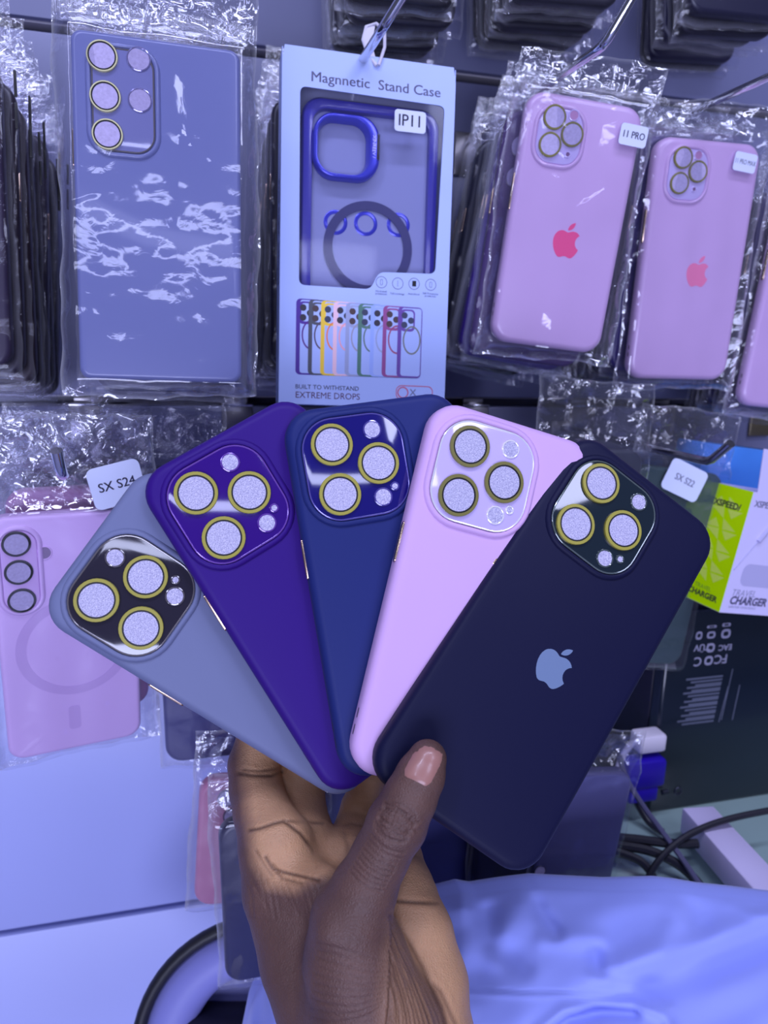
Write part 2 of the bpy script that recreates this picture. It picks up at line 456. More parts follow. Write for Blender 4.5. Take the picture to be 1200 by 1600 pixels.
# ---------------------------------------------------------------- plastic bags
def bag(parent, W, H, t, ml, mr, mb_, mt, seed, m=film, nx=70, ny=130, amp=1.5, inner=.18, name='plastic_bag', soft_amp=1.0):
    rg = np.random.RandomState(seed)
    x = np.linspace(-W / 2 - ml, W / 2 + mr, nx); y = np.linspace(-H / 2 - mb_, H / 2 + mt, ny)
    X, Y = np.meshgrid(x, y)
    dx = np.maximum(np.abs(X) - W / 2, 0); dy = np.maximum(np.abs(Y) - H / 2, 0)
    d = np.hypot(dx, dy)
    k = np.clip(d / 9.0, 0, 1); k = k * k * (3 - 2 * k)
    edge = np.minimum.reduce([X - x[0], x[-1] - X, Y - y[0], y[-1] - Y])
    fr = np.clip(edge / 3.0, 0, 1)
    Z = np.zeros_like(X)
    for i in range(12):                       # sharp folds
        a = rg.uniform(0, math.pi); wl = rg.uniform(5, 17); ph = rg.uniform(0, 1)
        u = (X * math.cos(a) + Y * math.sin(a)) / wl + ph + .12 * np.sin((X * math.sin(a) - Y * math.cos(a)) / rg.uniform(12, 30) + ph * 9)
        Z += np.abs(u % 2 - 1) * rg.uniform(.03, .10) * wl
    Z -= Z.mean()
    for i in range(26):                       # pulled creases
        p0 = np.array([rg.uniform(x[0], x[-1]), rg.uniform(H / 2 - 6, y[-1]) if i < 18 else rg.uniform(y[0], y[-1])])
        a = rg.uniform(0, 2 * math.pi); ln = rg.uniform(6, 26); dv = np.array([math.cos(a), math.sin(a)])
        rx, ry = X - p0[0], Y - p0[1]
        tt = np.clip(rx * dv[0] + ry * dv[1], 0, ln)
        dd = np.hypot(rx - tt * dv[0], ry - tt * dv[1])
        Z += rg.uniform(.5, 1.2) * np.maximum(0, 1 - dd / rg.uniform(1.2, 2.6))
    soft = np.zeros_like(X)
    for i in range(5):
        a = rg.normal(0, .25); wl = rg.uniform(10, 26)
        soft += np.sin((X * math.cos(a) + Y * math.sin(a) * .4) / wl * 3 + rg.uniform(0, 6) + .8 * np.sin(Y / 31 + i)) * .12
    soft *= soft_amp
    wr = Z * amp * (inner + (1 - inner) * k) + soft
    zf = (1 - k) * 1.6 + k * (-t / 2 + .5 * fr) + wr * fr + (1 - k) * .5
    zf = np.where(d < .5, np.maximum(zf, .7), zf)
    zb = -t - 1.2 + k * (t / 2 + .9) - np.abs(wr) * .4 * fr
    zb = np.minimum(zb, zf - .15)
    wob = np.clip(1 - edge / 7.0, 0, 1)
    ph_ = rg.uniform(0, 6, 6)
    X = X + wob * (.45 * np.sin(Y / 8.3 + ph_[0]) + .35 * np.sin(Y / 3.9 + ph_[1]) + 1.0 * np.sin(Y / 23 + ph_[2]))
    Y = Y + wob * (.5 * np.sin(X / 7.1 + ph_[3]) + .4 * np.sin(X / 3.3 + ph_[4]) + 1.4 * np.sin(X / 19 + ph_[5]))
    def grid(Zz):
        return [(X[j, i], Y[j, i], Zz[j, i]) for j in range(ny) for i in range(nx)], [(j * nx + i, j * nx + i + 1, (j + 1) * nx + i + 1, (j + 1) * nx + i) for j in range(ny - 1) for i in range(nx - 1)]
    b = MB(); b.add(*grid(zf))
    st = 3
    b2 = MB()
    sub = [(j, i) for j in range(0, ny, st) for i in range(0, nx, st)]
    xs = list(range(0, nx, st)); ys = list(range(0, ny, st))
    b.add([(X[j, i], Y[j, i], zb[j, i]) for j in ys for i in xs], [(a * len(xs) + c, a * len(xs) + c + 1, (a + 1) * len(xs) + c + 1, (a + 1) * len(xs) + c) for a in range(len(ys) - 1) for c in range(len(xs) - 1)])
    o = b.build(name, m, parent, angle=180)
    kk = np.concatenate([(inner * .2 + (1 - inner * .2) * k).ravel(), k[np.ix_(ys, xs)].ravel()]).astype(np.float32)
    rr = np.clip(1 - edge / 1.6, 0, 1)
    rr = np.concatenate([rr.ravel(), rr[np.ix_(ys, xs)].ravel()]).astype(np.float32)
    for nm_, ar_ in (('crumple', kk), ('rim', rr)):
        at_ = o.data.attributes.new(nm_, 'FLOAT', 'POINT'); at_.data.foreach_set('value', ar_)
    return o

def seal(parent, x0, x1, y, hgt, z, m=film):
    """crimped seal across the bag's header"""
    n = int((x1 - x0) / .45)
    vs = []; fs = []
    for j in range(3):
        for i in range(n):
            xx = x0 + (x1 - x0) * i / (n - 1)
            vs.append((xx, y + hgt * (j - 1) / 2 + .6 * math.sin(xx / 9), z + .45 * math.sin(xx / 1.9 * math.pi * 2 / 1.0) + .5 * math.sin(xx / 7)))
    for j in range(2):
        for i in range(n - 1): fs.append((j * n + i, j * n + i + 1, (j + 1) * n + i + 1, (j + 1) * n + i))
    return MB().add(vs, fs).build('crimped_seal', film_mat('seal_film', milky=.10, gloss=.08, rough=.16, scale=60, strength=.2), parent, angle=180)

def sticker(parent, M, x, y, w_, h_, z, body, size, rot=0.0, m=None, sx=1.0, tm=None, bold=.1):
    T = Matrix.Rotation(rot, 4, 'Z')
    pr = [(T @ Vector((p[0], p[1], 0))) for p in rrect(w_, h_, min(w_, h_) * .16, 4)]
    s = MB().loft([[(p.x + x, p.y + y, z)for p in pr], [(p.x + x, p.y + y, z + .25) for p in pr]], True, True).build('label_sticker', m or paper, parent, smooth=False, label='white paper label')
    for q_ in ((-.1, .1) if bold else (0,)): text(body, size, x + q_, y, z + .3, tm or print_dark, s, rot=rot, sx=sx)
    return s

def simple_pack(name, M, W, H, t, colr, label, group, seed, mt=26, but=brass, side=-1, bagm=film_soft, edge_m=None, lensd=None, nx=30, ny=60, r=11, rough=.4):
    jr = random.Random(seed * 7 + 1)
    M = M @ Matrix.Translation((jr.uniform(-.0018, .0018), jr.uniform(-.003, .003), 0)) @ Matrix.Rotation(R(jr.uniform(-1.3, 1.3)), 4, 'Z')
    o = empty(name, M, label, 'phone case', group)
    mm = edge_m or mat('case_%d_%d_%d' % colr, colr, rough, coat=.15)
    case_body(o, W, H, t, r, mm, edge=3.0)
    if but is not None: buttons(o, W, H / 2 - 62, H / 2 - 46, but, side)
    bag(o, W, H, t, 4.5, 4.5, 6, mt, seed, bagm, nx, ny)
    return o

ORD = ['first', 'second', 'third', 'fourth', 'fifth', 'sixth', 'seventh', 'eighth']
def shifted(M, dy, dx=0.0, dz=0.0, rz=0.0):
    return Matrix.Translation((dx, dy, dz)) @ M @ Matrix.Rotation(rz, 4, 'Z')

# ---- grey case in a bag, top left
M = pose(6.7, -14.0, .2, (-112.3, -149.4, 370.4))
o = empty('bagged_phone_case', M, 'large grey phone case in a crinkled clear bag, hanging at top left', 'phone case')
greyc = mat('grey_tpu', (90, 98, 170), .3, coat=.3)
W, H = 80, 165
isl = [loc_px(M, *p) for p in ((133, 62), (247, 78), (250, 250), (140, 242))]
ix = (isl[0][0] + isl[1][0] + isl[2][0] + isl[3][0]) / 4; iy = sum(p[1] for p in isl) / 4
iw = (isl[1][0] - isl[0][0] + isl[2][0] - isl[3][0]) / 2 - 1; ih = (isl[0][1] - isl[3][1] + isl[1][1] - isl[2][1]) / 2 - 1
case_body(o, W, H, 10, 5.5, greyc, (ix, iy, iw - 3, ih - 3, 9), edge=2.4)
cam_plate(o, ix, iy, iw - 3.4, ih - 3.4, 9, glossy('grey_clear_plate', (100, 104, 176)), rim=mat('grey_plate_rim', (120, 124, 196), .12, .3, coat=1))
for p in ((160, 90), (165, 153), (168.5, 212)): lens(o, *loc_px(M, *p), 7.2, 6.2, cream, disc=foam_dim)
for p in ((217, 94), (219, 158)): window(o, *loc_px(M, *p), 5.0, rimclear, disc=foam_dim)
buttons(o, W, 20, 38, brass); 
bag(o, W, H, 10, 8, 9, 8, 42, 11, film_mat('crisp_film', milky=.015, gloss=.07, rough=.06, scale=90, strength=.5), 110, 200, amp=1.6, inner=.09, soft_amp=1.9)
seal(o, -W / 2 - 8, W / 2 + 9, H / 2 + 10, 7, -2.5)
front_ultra = M
stackcol = [(30, 22, 48), (24, 20, 60), (40, 44, 70), (26, 20, 44), (20, 18, 36)]
for i in range(4):
    simple_pack('bagged_phone_case', shifted(M, .016 * (i + 1), .001 * (i % 2), -.004 * i), 78, 162, 9.5, stackcol[i],
                'bagged dark phone case, %s behind the large grey bagged case' % ORD[i], 'dark cases behind the large grey case', 100 + i, mt=30)

# ---- left column, front case out of frame
Mc = pose(6.7, -14.0, 1.0, (-236, -152, 380))
cols = [(34, 26, 58), (30, 22, 44), (36, 24, 42), (28, 22, 40), (44, 40, 66), (30, 26, 52), (24, 20, 40)]
for i in range(7):
    m_ = shifted(Mc, .018 * i, .0015 * i, -.003 * i)
    o = simple_pack('bagged_phone_case', m_, 76, 158, 9, cols[i], 'bagged dark phone case at the left edge, %s from the front of its hook' % ORD[i], 'dark cases at the left edge', 130 + i, mt=34, side=1, but=brass if i % 3 == 1 else None)
    for k in range(2):
        yy = 62 - 16 * k - 5 * (i % 3)
        MB().rbox(76 / 2 + 6.0, 76 / 2 + 7.4, yy, yy + 13 + 3 * (i % 2), -4, -2.6, .2).build('printed_mark', blackp, o)

# ---- boxed magnetic stand case
M = pose(6.8, -12.6, .8, (-10.1, -167.7, 448.7))
o = empty('boxed_phone_case', M, 'white window box with a blue ring phone case inside, hanging by a loop', 'packaging box')
BW, BH, BD = 105, 205, 22
win = [loc_px(M, *p) for p in ((469, 134), (695, 166), (680, 428), (592, 425), (579, 452), (467, 445))]
def round_poly(pts, r, n=5):
    out = []
    for i, p in enumerate(pts):
        p = Vector(p); a = Vector(pts[i - 1]) - p; b = Vector(pts[(i + 1) % len(pts)]) - p
        rr = min(r, a.length * .4, b.length * .4)
        p0 = p + a.normalized() * rr; p1 = p + b.normalized() * rr
        for k in range(n + 1):
            t = k / n; out.append(tuple((1 - t) ** 2 * p0 + 2 * t * (1 - t) * p + t * t * p1))
    return out
winr = round_poly(win, 4)
outer = [(-BW / 2, -BH / 2), (BW / 2, -BH / 2), (BW / 2, BH / 2 - 9), (BW / 2 - 1.5, BH / 2), (-BW / 2 + 1.5, BH / 2), (-BW / 2, BH / 2 - 9)]
panel = poly_mesh('front_panel', [outer, winr], -.5, 0, card_white, o)
b = MB()
b.box(-BW / 2, -BW / 2 + .5, -BH / 2, BH / 2 - 1, -BD, -.5); b.box(BW / 2 - .5, BW / 2, -BH / 2, BH / 2 - 1, -BD, -.5)
b.box(-BW / 2, BW / 2, -BH / 2, -BH / 2 + .5, -BD, -.5); b.box(-BW / 2 + 1.5, BW / 2 - 1.5, BH / 2 - .5, BH / 2, -BD, -.4)
b.build('carton', card_white, o, smooth=False)
MB().box(-BW / 2 + .5, BW / 2 - .5, -BH / 2 + .5, BH / 2 - .5, -BD, -BD + .5).build('tray', mat('box_tray', (118, 124, 182), .5), o, smooth=False)
poly_mesh('window_film', [winr], -.62, -.55, window_film, o)
# the case inside
bluem = mat('blue_bumper', (34, 30, 150), .25, coat=.6)
bluemet = mat('blue_metal_ring', (40, 44, 190), .22, .35, coat=.5)
c0 = loc_px(M, 472, 150, -8); c1 = loc_px(M, 688, 182, -8)
cw = c1[0] - c0[0]; ccx = (c0[0] + c1[0]) / 2; ctop = c1[1] + 3
chh = 150; ccy = ctop - chh / 2
bump_ = MB().loft([L3(rrect(cw - 2 * i, chh - 2 * i, 12 - i * .5, 8), z, ccx, ccy) for i, z in ((0, -18), (0, -9), (1.2, -7.4), (3.6, -7), (6.4, -7.6), (6.9, -10), (6.9, -18))]).build('inner_case_frame', bluem, o)
MB().loft([L3(rrect(cw - 9, chh - 9, 8, 6), -11.5, ccx, ccy), L3(rrect(cw - 9, chh - 9, 8, 6), -11.3, ccx, ccy)], False, True).build('clear_back', mat('clear_back', (112, 118, 182), .55, spec=.15), bump_)
rp = [loc_px(M, *p, -6) for p in ((490, 172), (594, 186), (590, 286), (488, 276))]
rcx = sum(p[0] for p in rp) / 4; rcy = sum(p[1] for p in rp) / 4
rw_, rh_ = rp[1][0] - rp[0][0], (rp[0][1] - rp[3][1] + rp[1][1] - rp[2][1]) / 2
ringo = MB().loft([L3(rrect(rw_ - 2 * i - e, rh_ - 2 * i, 13 - i, 8), z, rcx - e / 2, rcy) for i, z, e in ((0, -11, 0), (0, -5, 0), (.8, -4, 0), (1.8, -3.7, 0), (2.4, -3.9, 3.4), (3.6, -6.5, 3.6), (4.0, -11, 3.6))]).build('camera_ring_stand', bluemet, o, label='shiny blue ring stand around the camera opening')
MB().rbox(rcx + rw_ / 2 - 1.9, rcx + rw_ / 2 - .1, rcy - 6, rcy + 9, -4.6, -3.4, .5).build('hinge', mat('hinge_dark', (40, 40, 62), .3, .6), ringo)
tx, ty = loc_px(M, 572, 228, -4)
text('XINREEV /', 2.9, rcx + rw_ / 2 - 3.6, ty, -3.72, mat('print_light', (175, 178, 240), .5), ringo, rot=-math.pi / 2)
mx_, my_ = loc_px(M, 575, 388, -11); mr_ = 28
MB().loft([L3(circ(mx_, my_, q, 64), z) for q, z in ((mr_, -11), (mr_, -10.2), (mr_ - 5.4, -10.2), (mr_ - 5.4, -11))]).build('magnet_ring', mat('navy_ring', (30, 30, 96), .45), o)
for p in ((524, 348), (571, 350), (622, 352)):
    x, y = loc_px(M, *p, -12)
    lp = MB().loft([L3(circ(x, y, q, 28), z) for q, z in ((7.6, -17), (7.6, -14.6), (7.0, -14.2), (5.2, -14.2), (4.9, -15))]).build('lens_protector', bluemet, o)
    MB().loft([L3(circ(x, y, 5, 24), -15), L3(circ(x, y, 5, 24), -14.9)], False, True).build('glass', mat('dark_glass', (52, 52, 96), .1), lp)
    # fix: protectors lie just in front of the clear back
    for ob in (lp, CH[lp.name][0]):
        ob.data.transform(Matrix.Translation((0, 0, .0032)))
# print on the box
tx, ty = loc_px(M, 589, 133); ang = math.atan2(loc_px(M, 690, 148)[1] - loc_px(M, 487, 122)[1], loc_px(M, 690, 148)[0] - loc_px(M, 487, 122)[0])
for q_ in (-.14, .14): text('Magnnetic  Stand Case', 8.0, tx + q_, ty, .05, print_grey, o, rot=ang, sx=1.08)
x0, y0 = loc_px(M, 641, 190)
sticker(o, M, x0, y0, 19.5, 12.5, .0, 'IP11', 9.6, rot=ang, bold=.05, sx=.92)
tx, ty = loc_px(M, 461, 604); text('BUILT TO WITHSTAND', 3.7, tx, ty, .05, print_dark, o, align='LEFT', sx=1.02, bold=.02)
tx, ty = loc_px(M, 461, 617); text('EXTREME DROPS', 5.4, tx, ty, .05, print_maroon, o, align='LEFT', sx=.98)
tx, ty = loc_px(M, 621, 613)
lg = MB().loft([L3(rrect(24, 9.0, 3.5, 6), .08, tx + 11, ty), L3(rrect(23, 8.0, 3, 6), .08, tx + 11, ty)]).build('printed_logo', mat('print_coral', (165, 70, 120), .6), o, smooth=False)
MB().loft([L3(circ(tx + 3.5, ty, 3.6, 24), .1), L3(circ(tx + 3.5, ty, 2.9, 24), .1)]).build('logo_ring', mat('print_coral', (165, 70, 120), .6), lg, smooth=False)
text('X', 6, tx + 10, ty, .1, print_grey, lg); 
SM = Matrix(((0, 0, -1, -BW / 2000 - .0001), (-1, 0, 0, 0), (0, 1, 0, 0), (0, 0, 0, 1)))
text('Magnetic  Stand Case', 7.2, 0, 0, 0, print_dark, o, M=Matrix.Translation((-BW / 2000 - .00015, 0, -.011)) @ Matrix(((0, 0, -1, 0), (0, -1, 0, 0), (1, 0, 0, 0), (0, 0, 0, 1))) @ Matrix.Rotation(math.pi / 2, 4, 'Z') @ Matrix.Rotation(math.pi / 2, 4, 'Z') @ Matrix.Rotation(math.pi / 2, 4, 'Z'), bold=.1)
# four feature icons
for i, (p, cap) in enumerate(zip(((596, 441), (621.5, 443), (647, 443.5), (673, 445)), ('Hard-shell\nprotection', 'Full coverage', 'Anti-shock', '360 Protection\nprotection'))):
    x, y = loc_px(M, *p)
    ic = MB().loft([L3(circ(x, y, 3.6, 24), .07), L3(circ(x, y, 3.2, 24), .07)]).build('printed_icon', print_grey, o, smooth=False)
    if i == 2: MB().box(x - 1.2, x + 1.3, y - 1.6, y + 1.8, .06, .1).build('icon_mark', blackp, ic)
    else: MB().loft([L3(rrect(1.7 if i != 1 else .5, 3.6, .6, 3), .07, x, y), L3(rrect(1.1 if i != 1 else .2, 3.0, .4, 3), .07, x, y)]).build('icon_mark', print_grey, ic)
    text(cap, 1.7, x, y - 6.2, .06, print_dark, ic)
# nine printed cases
pc = [(62, 34, 150), (62, 66, 92), (212, 170, 62), (200, 168, 215), (130, 140, 205), (66, 104, 112), (128, 150, 246), (122, 62, 140), (86, 58, 160)]
rc = [(70, 20, 130), (70, 60, 92), (206, 108, 82), (204, 140, 178), (130, 130, 180), (84, 104, 122), (128, 140, 206), (132, 60, 112), (96, 100, 112)]
for i in range(9):
    a = loc_px(M, 463 + 19.4 * i + (4 if i == 8 else 0), 466 + 1.6 * i); bb = loc_px(M, 463 + 19.4 * i, 585 + .55 * i)
    full = 15.6
    zz = .05 + .03 * i
    cm = mat('print_case_%d' % i, pc[i], .5); rm = mat('print_ring_%d' % i, rc[i], .5)
    x0, y1, y0 = a[0], a[1], bb[1]
    hh = y1 - y0
    cxp, cyp = x0 + full / 2, (y0 + y1) / 2
    wcase = full
    pcs = MB().loft([L3(rrect(wcase, hh, 2.6, 5), zz, cxp, cyp), L3(rrect(wcase - 2.9, hh - 1.6, 1.6, 5), zz, cxp + 1.0, cyp + .2)]).build('printed_phone', cm, o, smooth=False)
    MB().loft([L3(rrect(wcase - 2, hh - 1.6, 2.0, 5), zz - .012, cxp + .4, cyp)] * 2, False, True).build('print_ground', card_white, pcs, smooth=False)
    cxl = x0 + 2.2
    MB().loft([L3(rrect(9.4, 13.4, 2.6, 5), zz + .006, cxl + 4.0, y1 - 8.2), L3(rrect(6.8, 10.8, 2, 5), zz + .006, cxl + 4.3, y1 - 7.9)]).build('print_camera_frame', cm, pcs, smooth=False)
    lm = MB()
    for lx, ly in ((2.0, -5.2), (2.0, -11), (6.2, -8.2)):
        lm.loft([L3(circ(cxl + lx, y1 + ly, 2.0, 16), zz + .009)] * 2, False, True)
    lm.build('print_lenses', mat('print_lens_%d' % (i % 3), ((38, 36, 60), (60, 46, 60), (44, 50, 90))[i % 3], .5), pcs, smooth=False)
    ccx_ = cxl + 7.0
    MB().loft([L3([(ccx_ + 5.8 * math.cos(2 * math.pi * k / 32), cyp + 1.4 + 8.8 * math.sin(2 * math.pi * k / 32)) for k in range(32)], zz + .009),
               L3([(ccx_ + 4.9 * math.cos(2 * math.pi * k / 32), cyp + 1.4 + 7.8 * math.sin(2 * math.pi * k / 32)) for k in range(32)], zz + .009)]).build('print_magnet', rm, pcs, smooth=False)
# hanging loop
pts = [(*loc_px(M, p[0], p[1], p[2]), p[2]) for p in ((588, 103, .8), (575, 86, -2), (567, 62, -6), (572, 42, -9), (588, 37, -8), (601, 48, -3), (601, 74, 1.5), (592, 102, 1.2))]
MB().tube(pts, 1.0, 8).build('hanging_loop', mat('white_elastic', (168, 168, 215), .55), o)
tb_ = [(*loc_px(M, p[0], p[1], p[2]), p[2]) for p in ((567, 54, -6), (574, 40, -9), (586, 41, -8), (581, 68, -4), (590, 103, .9), (574, 86, -2))]
MB().loft([tb_, [(p[0], p[1], p[2] - .8) for p in tb_]], True, True).build('hanging_tab', mat('white_elastic', (168, 168, 215), .55), o)
Mbox = M
for i in range(6):
    simple_pack('bagged_phone_case', shifted(Mbox, .040 + .017 * i, -.012, .004 - .003 * i), 84, 168, 9, [(20, 18, 44), (16, 15, 34), (22, 20, 50), (16, 15, 30), (26, 24, 60), (18, 16, 40)][i],
                'bagged black phone case, %s behind the white window box' % ORD[i], 'black cases behind the window box', 160 + i, mt=30)

# ---- pink bagged cases on the right
pinkm = mat('pink_tpu', (172, 146, 220), .3, coat=.35, vary=(9, .05))
pinkplate = glossy('pink_plate', (188, 160, 226))
def pink_pack(M, W, H, lens_px, lid_px, plate_px, flash_px, mic_px, logo_px, logo_h, logo_m, st, label, seed, r=11.5):
    o = empty('bagged_phone_case', M, label, 'phone case')
    pp = [loc_px(M, *p) for p in plate_px]
    cx = sum(p[0] for p in pp) / 4; cy = sum(p[1] for p in pp) / 4
    pw = (pp[1][0] - pp[0][0] + pp[2][0] - pp[3][0]) / 2; ph = (pp[0][1] - pp[3][1] + pp[1][1] - pp[2][1]) / 2
    case_body(o, W, H, 9.5, r, pinkm, (cx, cy, pw - 2, ph - 2, 10))
    cam_plate(o, cx, cy, pw - 2.4, ph - 2.4, 9.5, pinkplate)
    for p in lens_px: lens(o, *loc_px(M, *p), 7.0, 5.8, darkolive, disc=foam_dim, blk=False)
    window(o, *loc_px(M, *flash_px), 2.6, pinkplate, disc=mat('pink_window', (150, 112, 178), .3))
    window(o, *loc_px(M, *mic_px), 1.2, pinkplate, disc=mat('mic_dark', (90, 60, 120), .5), name='microphone_hole')
    emblem(o, *loc_px(M, *logo_px), logo_h, logo_m, 'darker pink bitten fruit emblem')
    buttons(o, W, H / 2 - 68, H / 2 - 46, brass)
    mb = MB()
    for yy in (-H / 2 + 17, -H / 2 + 22):
        pr = rrect(3.2, 1.6, .8, 4)
        mb.loft([[(-W / 2 - .06, yy + p[0], -4.8 + p[1]) for p in pr], [(-W / 2 + .6, yy + p[0], -4.8 + p[1]) for p in pr]], True, True)
    mb.build('strap_hole', mat('pink_hole', (110, 66, 120), .6), o)
    bag(o, W, H, 9.5, 9, 9, 8, 24, seed, film_mat('crisp_film'), 100, 180, amp=1.3, inner=.14, soft_amp=2.4)
    seal(o, -W / 2 - 8, W / 2 + 8, H / 2 + 7, 5, -2.5)
    if st: sticker(o, M, *st)
    return o
M = pose(14.5, -6.6, 6.4, (113.6, -177.0, 459.7)); Mpro = M
sx_, sy_ = loc_px(M, 983, 213)
pink_pack(M, 74, 147, ((865.4, 184.2), (857.9, 227), (892.5, 211.3)), None, ((836, 162), (916, 172), (905, 264), (836, 256)), (896, 181), (886, 242), (885, 375), 21, mat('emblem_pink', (222, 66, 140), .35),
          (sx_ + 1.5, sy_, 17.5, 12, 2.8, '11 PRO', 5.6, -.03, None, .82, None, .12), 'pink bagged phone case with a hot pink emblem, right of the white window box', 21)
M = pose(15.9, -11.7, .6, (219.4, -174.8, 522.3)); Mmax = M
sx_, sy_ = loc_px(M, 1160, 255)
pink_pack(M, 80, 161, ((1065.4, 247), (1059.6, 286.7), (1088.3, 268.8)), None, ((1042, 229), (1108, 231), (1102, 317), (1040, 314)), (1090, 243), (1083, 296), (1090, 424), 21, mat('emblem_palepink', (226, 108, 172), .35),
          (sx_, sy_, 17.5, 12, 2.8, '11 PRO MAX', 4.4, -.1, None, .66, None, .0), 'pink bagged phone case with a pale pink emblem, near the right edge', 22)
# third pink case, only its left edge is inside the frame
M = pose(14, -10, 5.0, (322, -158, 560))
o = empty('bagged_phone_case', M, 'pink bagged phone case cut off by the right edge of the picture', 'phone case')
case_body(o, 80, 161, 9.5, 11.5, pinkm)
buttons(o, 80, 161 / 2 - 68, 161 / 2 - 46, brass)
mb = MB()
for yy in (-161 / 2 + 17, -161 / 2 + 22):
    pr = rrect(3.2, 1.6, .8, 4)
    mb.loft([[(-40.06, yy + p[0], -4.8 + p[1]) for p in pr], [(-39.4, yy + p[0], -4.8 + p[1]) for p in pr]], True, True)
mb.build('strap_hole', mat('pink_hole', (110, 66, 120), .6), o)
bag(o, 80, 161, 9.5, 9, 9, 8, 24, 23, film, 50, 90)
M3 = M
smoky = mat('smoky_case', (66, 52, 112), .25, coat=.5)
for i, (c, nm) in enumerate((((66, 52, 112), 'smoky violet'), ((44, 18, 128), 'purple'), ((26, 30, 76), 'navy'), ((20, 22, 48), 'black'), ((24, 22, 56), 'dark blue'), ((18, 16, 36), 'black'))):
    o = simple_pack('bagged_phone_case', shifted(Mpro, .017 * (i + 1), -.004 + .0015 * (i % 3), -.006 - .002 * i, R(-3.5 if i else -1)), 76, 150, 9, c,
                    'bagged %s phone case, %s behind the case with the hot pink emblem' % (nm, ORD[i]), 'cases behind the pink case with the hot pink emblem', 180 + i, mt=26, edge_m=smoky if i == 0 else None)
    if i == 0:
        for yy in (54, 36): window(o, -26, yy, 6, smoky, z=.1, disc=foam_dim, name='lens_window')
for i, (c, nm) in enumerate((((34, 22, 108), 'violet blue'), ((22, 20, 72), 'navy'), ((18, 17, 40), 'black'), ((20, 20, 52), 'dark blue'), ((18, 16, 36), 'black'))):
    simple_pack('bagged_phone_case', shifted(Mmax, .017 * (i + 1), -.003 + .001 * (i % 3), .004 - .003 * i, R(-1.5)), 80, 161, 9, c,
                'bagged %s phone case, %s behind the case with the pale pink emblem' % (nm, ORD[i]), 'cases behind the pink case with the pale pink emblem', 200 + i, mt=24)
for i, (c, nm) in enumerate((((60, 58, 100), 'grey'), ((24, 22, 60), 'dark blue'), ((18, 17, 40), 'black'))):
    simple_pack('bagged_phone_case', shifted(M3, .017 * (i + 1), -.002, -.003 * i), 80, 161, 9, c,
                'bagged %s phone case, %s behind the pink case cut by the right edge' % (nm, ORD[i]), 'cases behind the pink case at the right edge', 220 + i, mt=24)

# ---- upper row: only the bottoms of the hanging cases show
def upper(px, py, d, n, W, rz, colr, nm, where, seed, step=.015):
    b0 = at(px, py, d)
    for i in range(n):
        Mv = pose(12.8, -14, 0, (0, 0, 0)); Mv.translation = Vector((0, 0, 0))
        Mv = Matrix.Translation((b0.x + .001 * (i % 2), b0.y + step * i, b0.z + .160 / 2 - .002 * i)) @ Mv @ Matrix.Rotation(rz, 4, 'Z')
        simple_pack('bagged_phone_case', Mv, W, 158, 9, colr[i % len(colr)], 'bagged %s phone case, %s in the stack %s' % (nm, ORD[i], where), 'bagged cases of the upper row', seed + i, mt=20, but=None)
upper(626, 12, .45, 5, 72, R(2), [(14, 13, 30), (20, 18, 40)], 'black', 'hanging above the white window box', 240)
upper(880, 4, .47, 5, 76, R(4), [(26, 26, 46), (16, 15, 34)], 'black', 'hanging above the hot pink emblem case', 250)
upper(1075, 96, .60, 2, 80, R(3), [(18, 16, 52), (16, 14, 40)], 'dark navy', 'above the pale pink emblem case', 260)
upper(1150, 34, .50, 3, 78, R(3), [(16, 16, 50), (18, 17, 40)], 'dark navy', 'hanging at the top right corner', 266)
upper(1215, 88, .66, 2, 78, R(3), [(22, 22, 56)], 'dark blue', 'below the top right corner', 272)

# ---- hooks
def rod_through(px, py, d, target_x):
    """bend point of a rod that passes the pixel at depth d and comes out along -Y until it projects at target_x"""
    q = at(px, py, d); best = None
    for k in range(1, 160):
        p = q + Vector((0, -.001 * k, 0))
        v = MCAM.transposed() @ (p - EYE)
        X = 600 + FPX * v.x / v.z
        if X >= target_x: return p
    return p
p = rod_through(570, 88, .432, 597); hook(p, 'chrome display hook holding the white window box', tip=at(634, -14, (MCAM.transposed() @ (p - EYE)).z - .012))
p = rod_through(868, 124, .446, 944); hook(p, 'chrome display hook holding the hot pink emblem case', tip=at(988, -4, (MCAM.transposed() @ (p - EYE)).z - .012))
p = rod_through(1100, 166, .51, 1235); hook(p, 'chrome display hook holding the pale pink emblem case')
p = rod_through(94, 744, .408, 97) ; hook(at(97, 745, .366), 'chrome display hook with its round tip poking out above the pink case at left', tip=at(88, 704, .356), r=2.9)
dk = mat('dark_hook_steel', (0.30, 0.30, 0.36), .2, 1.0, raw=True)
hook(at(1108, 722, .475), 'dark steel display hook beside the lime charger box', tip=at(1142, 693, .455), r=2.7, Mm=dk)
# bare brackets in the lower groove, their rods hidden by the held cases
def bracket(px, label, m=steel, wpx=45):
    c = at_y(px, 628, YW)
    o = empty('groove_bracket', Matrix.Translation((c.x, YW, zG1)), label, 'bracket', 'metal brackets in the lower groove')
    MB().rbox(-12, 12, -3.2, -.6, -31, -3.6, .8).build('backplate', m, o)
    MB().rbox(-12, 12, -4.4, 9, -3.6, -1.6, .5).build('hook_lip', chrome if m is steel else brass, o)
    MB().rbox(-9, 9, 4, 12, -1.6, 3.2, .5).build('upper_tongue', steel, o)
    return o
bracket(134, 'dark metal bracket in the lower groove, below the large grey bagged case')
bracket(370, 'dark metal bracket in the lower groove, left of the white window box bottom')
bracket(742, 'dark metal bracket in the lower groove, just right of the held navy case')
bracket(910, 'dark metal bracket in the lower groove, above the held black case')
bracket(1037, 'dark metal bracket in the lower groove, second from the right edge')
bracket(1190, 'brass-tinted metal bracket in the lower groove at the right edge', mat('brass_plate', (0.5, 0.42, 0.26), .3, 1.0, raw=True))

